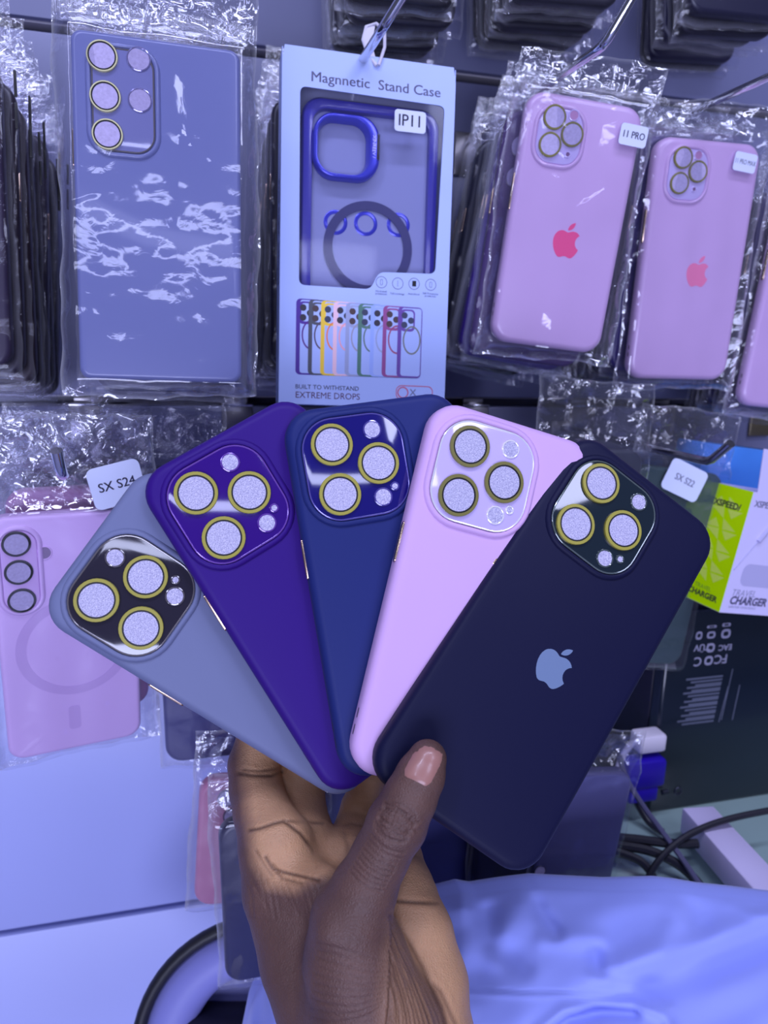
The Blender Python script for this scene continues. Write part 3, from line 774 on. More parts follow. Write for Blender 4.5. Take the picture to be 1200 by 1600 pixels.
# ---- pink case with magnet ring, lower left
M = pose(19.8, -28.0, .2, (-177.7, 71.7, 420.7))
o = empty('bagged_phone_case', M, 'pink bagged phone case with three round lens openings in a row, lower left', 'phone case')
pink2 = mat('pink_tpu_soft', (180, 154, 236), .34, coat=.3, vary=(8, .04))
W, H = 74, 150
pl = [loc_px(M, *p) for p in ((1, 828), (52, 826), (62, 954), (10, 958))]
pcx = sum(p[0] for p in pl) / 4; pcy = sum(p[1] for p in pl) / 4
case_body(o, W, H, 9, 9, pink2, (pcx, pcy, 17.6, 47, 8.5), edge=2.6)
cam_plate(o, pcx, pcy, 17.4, 46.6, 8.2, glossy('pink_plate2', (176, 148, 232)))
for p in ((25, 849), (29, 893), (34, 937)): lens(o, *loc_px(M, *p), 7.1, 6.2, blackp, disc=foam_dim, h=.8)
window(o, *loc_px(M, 69, 864), 3.4, pink2, z=-.2, disc=mat('flash_grey', (110, 95, 150), .4))
rx_, ry_ = loc_px(M, 118, 1010)
rm = mat('magnet_ring_pink', (166, 140, 222), .34)
MB().loft([L3(circ(rx_, ry_, q, 64), z) for q, z in ((31, .0), (31, .08), (25.5, .08), (25.5, .0))]).build('magnet_ring', rm, o)
bx_, by_ = loc_px(M, 117, 1120)
MB().loft([L3(rrect(6.5, 16, 2.2, 5), 0, bx_, by_), L3(rrect(6.5, 16, 2.2, 5), .08, bx_, by_)], False, True).build('magnet_bar', rm, o)
bag(o, W, H, 9, 9, 11, 6, 52, 31, film_mat('crisp_film2', milky=.03, gloss=.07, rough=.06, scale=100, strength=.6), 130, 220, soft_amp=2.0, amp=2.0, inner=.08)
lx, ly = loc_px(M, 186, 757, 2)
sticker(o, M, lx - 1, ly, 28, 24, 1.6, 'SX S24', 7.4, rot=.22, sx=.92)
for i, (c, nm) in enumerate((((180, 130, 205), 'pink'), ((60, 58, 104), 'grey'), ((26, 24, 66), 'navy'), ((22, 20, 48), 'black'))):
    simple_pack('bagged_phone_case', shifted(M, .018 * (i + 1), .004, .008 + .002 * i), 74, 148, 9, c,
                'bagged %s phone case, %s behind the lower left pink case' % (nm, ORD[i]), 'cases behind the lower left pink case', 300 + i, mt=40, nx=36, ny=70)

# ---- lower row behind the held cases
def lower(px, py, d, rz, W, H, c, label, seed, mt=30, m=None, **k):
    Mv = pose(13, -14, 0, (0, 0, 0)); Mv.translation = Vector((0, 0, 0))
    Mv = Matrix.Translation(at(px, py, d)) @ Mv @ Matrix.Rotation(rz, 4, 'Z')
    return simple_pack('bagged_phone_case', Mv, W, H, 9, c, label, k.pop('group', 'bagged cases of the lower rows'), seed, mt=mt, edge_m=m, **k), Mv
lower(268, 905, .50, R(0), 70, 150, (30, 28, 70), 'navy phone case in a clear bag behind the held purple case', 310, mt=40, bagm=film)
lower(345, 1010, .47, R(0), 76, 152, (14, 14, 92), 'bagged dark blue phone case, its bottom showing under the held grey case', 311, bagm=film)
lower(905, 880, .52, R(-2), 78, 158, (40, 44, 70), 'dark grey phone case in a clear bag behind the held black case', 312, mt=46, bagm=film, nx=60, ny=110)
o, Mv = lower(1030, 888, .56, R(-6), 76, 154, (46, 66, 84), 'bagged dark green phone case with a white label, left of the lime charger box', 313, mt=44, bagm=film, nx=60, ny=110, m=mat('green_case', (40, 58, 74), .3, coat=.4))
lx, ly = loc_px(Mv, 1064, 748, 3)
sticker(o, Mv, lx, ly, 34, 24, 3.6, 'SX S22', 7.0, rot=-.28, sx=.9, tm=print_grey)
lower(1010, 915, .625, R(-4), 78, 158, (48, 52, 110), 'slate blue phone case in a clear bag behind the dark green one', 314, mt=30, bagm=film)
# third row near the hand
lower(545, 1330, .47, R(1), 78, 140, (22, 24, 96), 'navy bagged phone case glimpsed between the fingers of the hand', 318, but=None)
o, Mv = lower(392, 1318, .47, R(-5), 70, 90, (150, 98, 150), 'dusky pink phone case in a clear bag left of the hand', 315, bagm=film, but=None, m=mat('dusky_pink', (150, 98, 150), .4))
px0 = loc_px(Mv, 352, 1330)
for p in ((352, 1249), (360, 1277)): lens(o, *loc_px(Mv, *p), 6.0, 4.9, mat('dusky_ring', (80, 66, 110), .4), z=0, h=.8, disc=foam_dim, blk=False)
lower(432, 1405, .44, R(2), 62, 110, (12, 10, 62), 'dark navy bagged phone case just behind the wrist', 316, bagm=film, but=None)
lower(680, 1320, .50, R(2), 66, 130, (34, 36, 92), 'navy phone case in a clear bag below the held black case', 317, but=None)
for i in range(4):
    lower(795 + 9 * i, 1345 + 5 * i, .50 + .016 * i, R(1), 46, 120, [(14, 13, 36), (18, 16, 50), (12, 11, 28), (20, 18, 66)][i], 'bagged thin black phone case, %s of a stack under the held black case' % ORD[i], 320 + i, but=None)
o, Mv = lower(905, 1345, .51, R(-5), 62, 130, (52, 52, 104), 'bagged slate grey phone case with round openings, under the held black case', 326, bagm=film, but=None, mt=30, nx=50, ny=90, m=mat('slate_case', (60, 60, 116), .35, coat=.3))
for p in ((846, 1322), (846, 1366)): lens(o, *loc_px(Mv, *p), 4.6, 3.8, mat('slate_ring', (36, 36, 78), .4), z=0, h=.6, disc=foam_dim, blk=False)

# ---------------------------------------------------------------- right side: desk, computer, charger boxes
YP = 0.475
pcBL = at_y(1012, 1272, YP)
deskz = pcBL.z
deskm = mat('green_glass_desk', (122, 146, 172), .12, coat=.6)
ob = MB().rbox(205, 900, 352, 590, (deskz - .012) * 1000, deskz * 1000, 2).build('desk_top', deskm)
tag(ob, 'pale green glass desk top under the black computer', 'desk')
MB().rbox(300, 890, 560, 586, 500, (deskz - .013) * 1000, 3).build('apron', mat('desk_apron', (96, 100, 150), .5), ob)
pctop = at_y(1060, 955, YP).z
x0 = pcBL.x
pco = empty('desktop_computer', Matrix.Translation((x0, YP, deskz)), 'black computer housing standing on the glass desk, printed with small symbols', 'computer')
pcm = mat('black_computer_plastic', (8, 18, 38), .28, coat=.3, bump=(900, .04, .0002))
PW, PH, PD = 330, (pctop - deskz) * 1000, 112
MB().rbox(0, PW, 0, PD, .3, PH, 3).build('housing', pcm, pco)
PM = Matrix(((1, 0, 0, 0), (0, 0, -1, -.0002), (0, 1, 0, 0), (0, 0, 0, 1)))     # local xy of the print -> front face
def on_pc(px, py):
    p = at_y(px, py, YP); return (p.x - x0) * 1000, (p.z - deskz) * 1000
pl = mat('print_pale', (120, 122, 170), .6)
ip = mat('print_pale_dim', (70, 76, 112), .6)
for body, px, py, sz, rt in (('FC', 1126, 1029, 11, math.pi), ('C', 1090, 1033, 11, math.pi), ('EAC', 1133, 1011, 7, math.pi), ('TÜV', 1097, 1011, 8, math.pi)):
    x, y = on_pc(px, py); text(body, sz, x, y, 0, pl, pco, rot=rt, M=PM, bold=.15)
def sym(px, py, w_, h_, holes=True):
    x, y = on_pc(px, py)
    b = MB()
    def f(l): return [(a, -.25, c) for a, c in l]
    b.loft([f([(p[0] + x, p[1] + y) for p in rrect(w_, h_, min(w_, h_) * .4, 4)]), f([(p[0] + x, p[1] + y) for p in rrect(w_ * .55, h_ * .5, min(w_, h_) * .2, 4)])])
    b.build('printed_symbol', pl, pco, smooth=False)
for a in ((1107, 1032, 8, 8), (1110, 1012, 8, 8), (1134, 990, 9, 8), (1111, 992, 8, 6), (1112, 979, 9, 2.2), (1135, 976, 8, 3), (1092, 993, 6, 7)): sym(*a)
b = MB()
for i in range(17):
    t = i / 16
    xa, ya = on_pc(1072 - 15 * t + (i * 7 % 5) * 4, 1062 + 70 * t); xb, yb = on_pc(1129 - 15 * t, 1058 + 72 * t)
    b.box(xa, xb, -.25, -.05, ya - .8, ya + .8)
b.build('printed_text_block', ip, pco, smooth=False)
b = MB()
for xa_, ya_, xb_, yb_ in ((1144, 1045, 1126, 1125), (1137, 1072, 1122, 1128), (1155, 1070, 1143, 1125)):
    p, q = on_pc(xa_, ya_), on_pc(xb_, yb_)
    b.add([(p[0], -.2, p[1]), (p[0] + .9, -.2, p[1]), (q[0] + .9, -.2, q[1]), (q[0], -.2, q[1])], [(0, 1, 2, 3)])
b.build('printed_side_lines', ip, pco, smooth=False)
x, y = on_pc(1059, 1236)
MB().loft([[(p[0], -.3, p[1]) for p in circ(x, y, 4.2, 20)], [(p[0], -.9, p[1]) for p in circ(x, y, 3.4, 20)], [(p[0], -.4, p[1]) for p in circ(x, y, 2.0, 20)], [(p[0], 1, p[1]) for p in circ(x, y, 1.6, 20)]]).build('screw', mat('screw_dark', (52, 56, 84), .3, .7), pco)
# port recess on the left side
MB().rbox(-1.2, .2, 12, 92, 18, PH - 24, .5).build('port_panel', mat('port_panel', (20, 18, 46), .45), pco)
# plugs and cables
def plug_at(px, py, d): return at(px, py, d)
white_pl = mat('white_plastic', (186, 184, 236), .35)
def cable(name, pts, r, m, label, cat='cable', group=None, par=None, M=None):
    P = [Vector(p) for p in pts]; out = []
    for i in range(len(P) - 1):
        a = P[max(i - 1, 0)]; b_ = P[i]; c = P[i + 1]; d = P[min(i + 2, len(P) - 1)]
        for k in range(8):
            t = k / 8
            out.append(.5 * ((2 * b_) + (c - a) * t + (2 * a - 5 * b_ + 4 * c - d) * t * t + (3 * b_ - a - 3 * c + d) * t ** 3))
    out.append(P[-1])
    return MB().tube([p * 1000 for p in out], r, 8)
pp = at(1016, 1156, .60)
wp = empty('usb_plug', Matrix.Translation(pp), 'white plug with a pale cable pushed into the side of the black computer', 'plug')
MB().rbox(-14, 10, -8, 8, -7.5, 7.5, 2).build('plug_body', white_pl, wp)
cb = cable('cord', [at(1004, 1156, .60) - pp, at(990, 1160, .598) - pp, at(975, 1178, .595) - pp, at(966, 1200, .59) - pp, at(958, 1240, .585) - pp, at(955, 1290, .58) - pp, at(948, 1345, .575) - pp, at(945, 1400, .57) - pp], 2.6, white_pl, '')
cb.build('cord', mat('pale_cord', (150, 150, 205), .4), wp)
vp = at(1002, 1204, .60)
vg = empty('video_plug', Matrix.Translation(vp), 'bright blue screw plug below the white plug on the black computer', 'plug')
bl = mat('plug_blue', (30, 8, 170), .4)
MB().rbox(-17, 18, -8, 8, -12, 12, 2.5).rbox(-12, 14, -6, 6, -26, -12, 2).build('plug_body', bl, vg)
for sgn in (-1, 1): MB().tube([(19 + 0, sgn * 4, -20), (24, sgn * 4, -20)], 2.2, 10).build('thumb_screw', mat('screw_dark', (52, 56, 84), .3, .7), vg)
blk_cord = mat('black_cord', (22, 22, 40), .45)
lav_cord = mat('grey_cord', (70, 70, 118), .45)
for i, (pts, rr, mm, lab) in enumerate((
    ([at(968, 1182, .56), at(978, 1215, .56), at(1004, 1258, .555), at(1035, 1300, .55), at(1068, 1345, .54), at(1105, 1400, .52)], 2.2, lav_cord, 'grey cable slanting down from the white plug to the lavender shirt'),
    ([at(1215, 1264, .56), at(1150, 1277, .555), at(1100, 1293, .55), at(1060, 1315, .545), at(1025, 1350, .54), at(1000, 1400, .535)], 2.4, blk_cord, 'black cable crossing over the white bar on the desk'),
    ([at(960, 1308, .56), at(1000, 1312, .555), at(1050, 1318, .55), at(1090, 1318, .55)], 3.4, blk_cord, 'thick black cable lying level on the glass desk'),
    ([at(960, 1320, .555), at(1010, 1328, .55), at(1050, 1345, .545), at(1080, 1368, .54), at(1108, 1402, .53)], 3.6, blk_cord, 'thick black cable curving under the level one'),
    ([at(962, 1330, .55), at(1000, 1345, .545), at(1020, 1370, .54), at(1026, 1405, .53)], 3.2, blk_cord, 'short black cable bending down beside the glass edge'),
    ([at(968, 1190, .615), at(985, 1230, .61), at(1000, 1262, .605), at(1015, 1285, .6), at(1035, 1300, .59)], 3.0, blk_cord, 'black cable hanging from the blue screw plug'))):
    ob = cable('cable', pts, rr, mm, lab).build('power_cable', mm)
    tag(ob, lab, 'cable', 'cables on the desk')
# upright glass edge beside the cables
gl = mat('glass_edge', (86, 112, 150), .08, coat=1, spec=.8)
a = at(950, 1240, .575); b_ = at(946, 1420, .575)
ob = MB().rbox(-2.2, 2.2, -8, 8, -110, 50, .8).build('glass_pane', mat('glass_pane_edge', (82, 116, 168), .08, coat=1), M=Matrix.Translation(at(948, 1320, .57)))
tag(ob, 'upright glass pane edge with a pale blue glint beside the cables', 'glass pane')
# white bar lying on the desk
pa = at(1088, 1278, .585); pb = at(1245, 1455, .47)
d = (pb - pa); L_ = d.length * 1000
zx = d.normalized(); yx = Vector((0, 0, 1)).cross(zx).normalized(); xx = zx.cross(yx)
Mb = Matrix(((zx.x, yx.x, xx.x, pa.x), (zx.y, yx.y, xx.y, pa.y), (zx.z, yx.z, xx.z, pa.z), (0, 0, 0, 1)))
ob = MB().rbox(0, L_, -13, 13, -11, 10, 1.2).build('white_bar', mat('white_bar_plastic', (176, 172, 240), .4), M=Mb)
tag(ob, 'white square plastic bar slanting across the glass desk', 'bar')

# charger box
Mq = pose(14, -22, 9.0, (281, 6, 540))
q = [loc_px(Mq, 1176, 768), loc_px(Mq, 1126, 957)]
co = empty('charger_box', Mq, 'white charger box with a lime green side, standing on the black computer', 'packaging box')
cx0, cy1 = q[0]; cx0 = (q[0][0] + q[1][0]) / 2; cy0 = q[1][1]
CW, CD = 92, 38
lime = mat('lime_card', (162, 212, 0), .5, spec=.1)
MB().box(cx0, cx0 + CW, cy0, cy1, -CD, 0).build('carton', mat('white_card2', (172, 170, 240), .4), co, smooth=False)
sd = MB().box(cx0 - .35, cx0 - .05, cy0 + .3, cy1 - .3, -CD + .3, -.1).build('lime_side', lime, co, smooth=False, label='lime green printed side')
hh = cy1 - cy0
lime2 = mat('lime_pale', (178, 214, 92), .4)
rgx = random.Random(3)
tb = MB()
for k in range(4):
    yy = cy0 + 18 + k * (hh - 26) / 4; hp = (hh - 26) / 4
    for a_, b2_, c_ in (((.5, .0), (.1, .45), (.45, .5)), ((.5, 1.0), (.9, .55), (.55, .5)), ((.05, .5), (.3, .95), (.45, .55)), ((.95, .45), (.7, .05), (.55, .45))):
        tb.add([(cx0 - .42, yy + p_[1] * hp, -CD + 2 + p_[0] * (CD - 4)) for p_ in (a_, b2_, c_)], [(0, 1, 2)])
tb.build('facet_print', lime2, sd, smooth=False)
CM = Matrix(((0, 0, -1, cx0 / 1000 - .0005), (0, 1, 0, 0), (1, 0, 0, 0), (0, 0, 0, 1)))
black_print = mat('print_black', (38, 50, 40), .5)
text('XSPEED/', 6.6, -CD / 2, cy1 - 14, 0, black_print, sd, M=CM, bold=.2)
text('TRAVEL', 4.6, -CD / 2 - 1, cy0 + 13, 0, mat('print_limegrey', (110, 150, 40), .5), sd, M=CM)
text('CHARGER', 6.2, -CD / 2, cy0 + 7.5, 0, black_print, sd, M=CM, bold=.2)
x, y = loc_px(Mq, 1184, 788); text('XSPEED/', 6.4, x - 3, y, .1, print_grey, co, align='LEFT', bold=.15)
x, y = loc_px(Mq, 1143, 926); text('TRAVEL', 7.2, x, y, .1, mat('print_midgrey', (120, 122, 178), .5), co, align='LEFT', shear=.2)
x, y = loc_px(Mq, 1140, 938); text('CHARGER', 8.4, x, y, .1, mat('print_slate', (62, 62, 108), .5), co, align='LEFT', shear=.15, bold=.3)
x, y = loc_px(Mq, 1138, 948); text('SAFE FOR YOUR DEVICE', 2.6, x, y, .1, mat('print_midgrey', (120, 122, 178), .5), co, align='LEFT')
# printed charger picture: head, body and cord
pg = mat('print_palegrey', (146, 146, 214), .5)
x, y = loc_px(Mq, 1162, 898)
pc_ = MB().loft([L3(rrect(60, 17, 6, 5), .08, x + 28, y), L3(rrect(60, 17, 6, 5), .12, x + 28, y)], False, True).build('printed_charger', pg, co, smooth=False)
x1, y1 = loc_px(Mq, 1146, 890); x2, y2 = loc_px(Mq, 1184, 846); x3, y3 = loc_px(Mq, 1204, 822)
MB().tube([(x1, y1, .1), (x2, y2, .1)], .5, 6).build('print_cord', pg, pc_)
MB().tube([(x2, y2, .1), (x3, y3, .1)], 2.0, 8).build('print_plug', pg, pc_)
# hang tab
tw = [(cx0 + 4, cy1), (cx0 + CW, cy1), (cx0 + CW, cy1 + 31), (cx0 - 2, cy1 + 31)]
hole = [(cx0 + 30, cy1 + 12), (cx0 + 62, cy1 + 12), (cx0 + 62, cy1 + 18), (cx0 + 50, cy1 + 26), (cx0 + 40, cy1 + 20), (cx0 + 30, cy1 + 16)]
poly_mesh('hang_tab', [tw, round_poly(hole, 2)], -.6, 0, mat('white_card2', (172, 170, 240), .4), co)
# blue box behind
Mb2 = pose(13, -22, 6, (300, -20, 600))
x, y = loc_px(Mb2, 1103, 692); x2, y2 = loc_px(Mb2, 1125, 800)
bo = empty('blue_box', Mb2, 'bright blue carton standing behind the white charger box', 'packaging box')
MB().rbox(x, x + 100, y - 90, y, -30, 0, 1.0).build('carton', mat('blue_card', (62, 122, 232), .35), bo)
MB().rbox(x + 2, x + 60, y - 92, y - 60, .1, .5, .1).build('printed_panel', mat('blue_print', (150, 160, 240), .4), bo)

# ---------------------------------------------------------------- chair, lower left
cc = at(425, 1648, .52)
chM = pose(0, 0, 0, (0, 0, 0)); chM.translation = cc
ch = empty('chair', chM, 'rounded chair back with a black rim and a lavender tube frame, lower left', 'chair')
def arc(rad, a0, a1, n=28, z=0): return [(rad * math.cos(R(a0 + (a1 - a0) * k / n)), rad * math.sin(R(a0 + (a1 - a0) * k / n)), z) for k in range(n + 1)]
k_ = .52 / FPX * 1000
MB().tube(arc(211 * k_, 20, 185), 4.6, 12).build('black_rim', mat('chair_black', (20, 20, 34), .45), ch)
MB().tube(arc(166 * k_, 20, 185, z=-8), 17, 18).build('tube_frame', mat('chair_lavender', (112, 116, 208), .45), ch)
MB().loft([[(p[0], p[1], -26) for p in arc(140 * k_, 0, 190)], [(p[0], p[1], -20) for p in arc(140 * k_, 0, 190)]], True, True).build('backrest', mat('chair_back', (92, 96, 170), .5), ch)
MB().rbox(-70, 10, -40, 26, -24, 10, 8).build('seat', mat('chair_seat', (16, 15, 40), .5), ch)

# ---------------------------------------------------------------- lavender shirt
def make_shirt():
    tops = np.array([(378, 1640), (392, 1570), (415, 1510), (440, 1470), (480, 1438), (560, 1415), (640, 1405), (690, 1400), (722, 1392), (745, 1396), (790, 1389), (840, 1383), (880, 1385), (960, 1389), (1040, 1387), (1075, 1391), (1110, 1397), (1160, 1402), (1200, 1407), (1270, 1415)], float)
    nx, ny = 190, 90
    u = np.linspace(378, 1270, nx); top = np.interp(u, tops[:, 0], tops[:, 1])
    rg = np.random.RandomState(5)
    V = np.linspace(0, 1, ny)
    PX, VV = np.meshgrid(u, V)
    TOP = np.tile(top, (ny, 1))
    PY = TOP + VV * (1760 - TOP)
    D = .440 - .10 * np.clip(VV, 0, 1) ** .8 + .02 * ((PX - 900) / 400) ** 2
    def ridge(pts, a, w_):
        z = np.zeros_like(PX); best = np.full_like(PX, 1e9)
        for (x0, y0), (x1, y1) in zip(pts[:-1], pts[1:]):
            dx, dy = x1 - x0, y1 - y0; L2 = dx * dx + dy * dy
            t = np.clip(((PX - x0) * dx + (PY - y0) * dy) / L2, 0, 1)
            best = np.minimum(best, np.hypot(PX - x0 - t * dx, PY - y0 - t * dy))
        return a * np.exp(-(best / w_) ** 2)
    F = np.zeros_like(PX)
    for pts, a, w_ in (
        (((832, 1388), (845, 1425), (868, 1455)), -6, 12), (((815, 1400), (790, 1450), (775, 1500)), 5, 22),
        (((1215, 1462), (1100, 1512), (985, 1560), (930, 1575)), -9, 24), (((1215, 1430), (1080, 1478), (960, 1520)), 8, 22),
        (((840, 1612), (880, 1580), (930, 1568), (990, 1566), (1040, 1590), (1060, 1630)), 5, 9), (((850, 1622), (890, 1592), (940, 1584), (990, 1586)), -6, 9),
        (((930, 1490), (935, 1520), (960, 1530)), -6, 14), (((930, 1525), (990, 1545), (1040, 1575)), 5, 12),
        (((1060, 1400), (1058, 1440), (1030, 1480), (980, 1500)), 6, 20), (((1075, 1405), (1095, 1440)), -4, 20),
        (((1140, 1410), (1180, 1425), (1215, 1422)), 4, 12), (((720, 1400), (735, 1450), (725, 1520), (745, 1600)), 5, 22),
        (((760, 1420), (770, 1470), (820, 1510)), -5, 18), (((850, 1470), (900, 1465), (940, 1470)), 4, 16),
        (((425, 1500), (405, 1600)), -6, 9), (((445, 1490), (430, 1600)), 5, 8), (((395, 1560), (390, 1640)), 4, 5)):
        F += ridge(pts, a, w_)
    for i in range(14):
        a = rg.uniform(0, math.pi); wl = rg.uniform(50, 160)
        F += np.sin((PX * math.cos(a) + PY * math.sin(a)) / wl * 6.28 + rg.uniform(0, 6)) * rg.uniform(.2, .8) * wl / 130
    seam = 1546 + 4 * np.sin(PX / 60)
    F += np.where((PX > 700) & (PX < 990), -.9 * np.exp(-((PY - seam) / 2.2) ** 2) + .8 * np.exp(-((PY - seam - 7) / 5.0) ** 2), 0)
    D = D - F * .0006 * np.clip(VV * 14, 0.25, 1)
    vs = []
    for j in range(ny):
        for i in range(nx):
            vs.append(at(PX[j, i], PY[j, i], D[j, i]) * 1000)
    # far side of the fold: rolls over the top edge and hangs down behind
    rows = [(.006, 1.0), (.013, -2.0), (.019, -9.0), (.021, -60.0), (.021, -240.0)]
    back = []
    for off, dz in rows:
        for i in range(nx):
            p = at(PX[0, i], PY[0, i], D[0, i])
            back.append(Vector((p.x, p.y + off, p.z)) * 1000 + Vector((0, 0, dz)))
    allv = list(reversed([back[k * nx:(k + 1) * nx] for k in range(len(rows))]))
    vs = [p for row in allv for p in row] + vs
    n = len(vs) // nx
    fs = [(j * nx + i, j * nx + i + 1, (j + 1) * nx + i + 1, (j + 1) * nx + i) for j in range(n - 1) for i in range(nx - 1)]
    ob = MB().add(vs, fs).build('lavender_shirt', mat('lavender_cotton', (124, 138, 246), .75, sheen=.3, bump=(1800, .15, .0002)), angle=180)
    tag(ob, 'pale lavender shirt fabric, softly folded, spread behind the wrist and below the cables', 'shirt')
make_shirt()

# ---------------------------------------------------------------- the hand (one continuous skin, in millimetres in the lens frame, then placed)
def make_hand():
    def P(px, py, d, r): return np.array([(px - 600) / FPX * d, (py - 800) / FPX * d, d]), r * d / FPX
    TH = [P(668, 1186, 290.5, 30), P(657, 1212, 289.5, 37), P(640, 1248, 288.5, 41), P(620, 1288, 288, 46), P(594, 1338, 289, 44), P(568, 1392, 290, 51), P(550, 1436, 291, 63)]
    TM = [P(550, 1436, 291, 63), P(556, 1500, 294, 80), P(580, 1590, 297, 98), P(600, 1720, 300, 112)]
    IX = [P(432, 1325, 338, 58), P(409, 1268, 352, 44), P(400, 1232, 362, 41), P(397, 1195, 369, 40), P(408, 1148, 373, 36), P(440, 1100, 372, 32)]
    MD = [P(478, 1318, 352, 48), P(471, 1265, 366, 38), P(470, 1225, 373, 37), P(484, 1160, 375, 34)]
    RG = [P(548, 1330, 358, 46), P(556, 1288, 372, 31), P(562, 1262, 376, 29), P(580, 1215, 374, 27)]
    BK = [P(432, 1325, 338, 58), P(444, 1390, 333, 64), P(490, 1490, 322, 84), P(545, 1600, 314, 104), P(575, 1720, 312, 112)]
    PA = [P(490, 1352, 350, 58), P(560, 1362, 352, 62), P(608, 1350, 350, 52), P(614, 1400, 338, 66), P(634, 1468, 326, 74), P(644, 1540, 319, 86), P(640, 1640, 315, 104), P(630, 1720, 313, 110)]
    FI = [P(520, 1450, 328, 90), P(560, 1540, 316, 110), P(590, 1650, 312, 120)]
    h = 0.62
    lo = np.array([-82., 92., 268.]); hi = np.array([50., 248., 400.])
    lo = np.array([-80., 84., 262.]); hi = np.array([46., 246., 394.])
    n = ((hi - lo) / h).astype(int)
    ax = [(lo[i] + h * np.arange(n[i])).astype(np.float32) for i in range(3)]
    X, Y, Z = np.meshgrid(*ax, indexing='ij')
    def cone(a, b):
        (pa, ra), (pb, rb) = a, b
        d = pb - pa; L2 = float(d @ d)
        t = np.clip(((X - pa[0]) * d[0] + (Y - pa[1]) * d[1] + (Z - pa[2]) * d[2]) / L2, 0, 1)
        return np.sqrt((X - pa[0] - t * d[0]) ** 2 + (Y - pa[1] - t * d[1]) ** 2 + (Z - pa[2] - t * d[2]) ** 2) - (ra + t * (rb - ra))
    def smin(a, b, k):
        hh = np.clip(.5 + .5 * (b - a) / k, 0, 1)
        return b + (a - b) * hh - k * hh * (1 - hh)
    def chain(c, k):
        f = None
        for a, b in zip(c[:-1], c[1:]):
            g = cone(a, b); f = g if f is None else smin(f, g, k)
        return f
    f = smin(chain(BK, 2), chain(PA, 3), 7)
    f = smin(f, chain(FI, 4), 6)
    fing = chain(IX, 1.5)
    f = smin(f, fing, 2.5)
    f = smin(f, chain(MD, 1.5), 2.2)
    f = smin(f, chain(RG, 1.5), 2.2)
    tm = smin(f, chain(TM, 4), 6)
    f = smin(tm, chain(TH, 2.5), 2.4)
    # first web between thumb and index
    web = chain([P(505, 1395, 315, 40), P(455, 1385, 330, 48)], 3)
    f = smin(f, web, 7)
    F = f
    # ---- surface nets
    s = F < 0
    cs = [s[a:n[0] - 1 + a, b:n[1] - 1 + b, c:n[2] - 1 + c] for a in (0, 1) for b in (0, 1) for c in (0, 1)]
    cnt = sum(c.astype(np.int8) for c in cs)
    act = (cnt > 0) & (cnt < 8)
    idx = -np.ones(act.shape, np.int64); cells = np.argwhere(act); idx[act] = np.arange(len(cells))
    acc = np.zeros((len(cells), 3)); num = np.zeros(len(cells))
    crn = [(a, b, c) for a in (0, 1) for b in (0, 1) for c in (0, 1)]
    for i in range(8):
        for j in range(i + 1, 8):
            if sum(abs(crn[i][k] - crn[j][k]) for k in range(3)) != 1: continue
            A = cells + crn[i]; B = cells + crn[j]
            fa = F[A[:, 0], A[:, 1], A[:, 2]]; fb = F[B[:, 0], B[:, 1], B[:, 2]]
            mk = (fa < 0) != (fb < 0)
            t = np.where(mk, fa / np.where(mk, fa - fb, 1), 0)
            acc += np.where(mk[:, None], A + t[:, None] * (B - A), 0); num += mk
    V = lo + h * acc / num[:, None]
    quads = []
    for a in range(3):
        b, c = [(1, 2), (2, 0), (0, 1)][a]
        sl0 = [slice(None)] * 3; sl1 = [slice(None)] * 3
        sl0[a] = slice(0, n[a] - 1); sl1[a] = slice(1, n[a])
        ch_ = s[tuple(sl0)] != s[tuple(sl1)]
        e = np.argwhere(ch_)
        e = e[(e[:, b] > 0) & (e[:, c] > 0) & (e[:, b] < n[b] - 1) & (e[:, c] < n[c] - 1)]
        sg = s[e[:, 0], e[:, 1], e[:, 2]]
        db = np.zeros(3, int); db[b] = 1; dc = np.zeros(3, int); dc[c] = 1
        q = np.stack([idx[tuple((e - db - dc).T)], idx[tuple((e - dc).T)], idx[tuple(e.T)], idx[tuple((e - db).T)]], 1)
        q[~sg] = q[~sg][:, ::-1]
        quads.append(q)
    Q = np.concatenate(quads); Q = Q[(Q >= 0).all(1)]
    # normals from the field
    g = np.gradient(F, h)
    ii = np.clip(((V - lo) / h).round().astype(int), 0, n - 1)
    Nn = np.stack([gg[ii[:, 0], ii[:, 1], ii[:, 2]] for gg in g], 1); Nn /= np.linalg.norm(Nn, axis=1)[:, None] + 1e-9
    px = 600 + FPX * V[:, 0] / V[:, 2]; py = 800 + FPX * V[:, 1] / V[:, 2]; dz = V[:, 2]
    facing = np.clip(-Nn[:, 2] * 2 + .2, 0, 1)
    def dist(pts):
        best = np.full(len(V), 1e9)
        for (x0, y0), (x1, y1) in zip(pts[:-1], pts[1:]):
            dx, dy = x1 - x0, y1 - y0
            t = np.clip(((px - x0) * dx + (py - y0) * dy) / (dx * dx + dy * dy), 0, 1)
            best = np.minimum(best, np.hypot(px - x0 - t * dx, py - y0 - t * dy))
        return best
    disp = np.zeros(len(V)); crease_shade = np.zeros(len(V))
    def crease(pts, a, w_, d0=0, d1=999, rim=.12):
        nonlocal disp, crease_shade
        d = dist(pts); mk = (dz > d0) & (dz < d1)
        crease_shade = np.maximum(crease_shade, np.where(mk, min(1, a) * np.exp(-(d / (w_ * .8)) ** 2), 0) * facing)
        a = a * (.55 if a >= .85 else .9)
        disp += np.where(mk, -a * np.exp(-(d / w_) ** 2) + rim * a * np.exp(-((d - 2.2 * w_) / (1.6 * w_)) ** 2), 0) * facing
    BKD = 315
    crease(((373, 1208), (395, 1211), (425, 1212), (440, 1206)), 1.0, 3.2, BKD)
    crease(((380, 1202), (405, 1204), (436, 1200)), .5, 3, BKD)
    crease(((390, 1297), (405, 1294), (428, 1286), (446, 1282)), 1.0, 3.4, BKD)
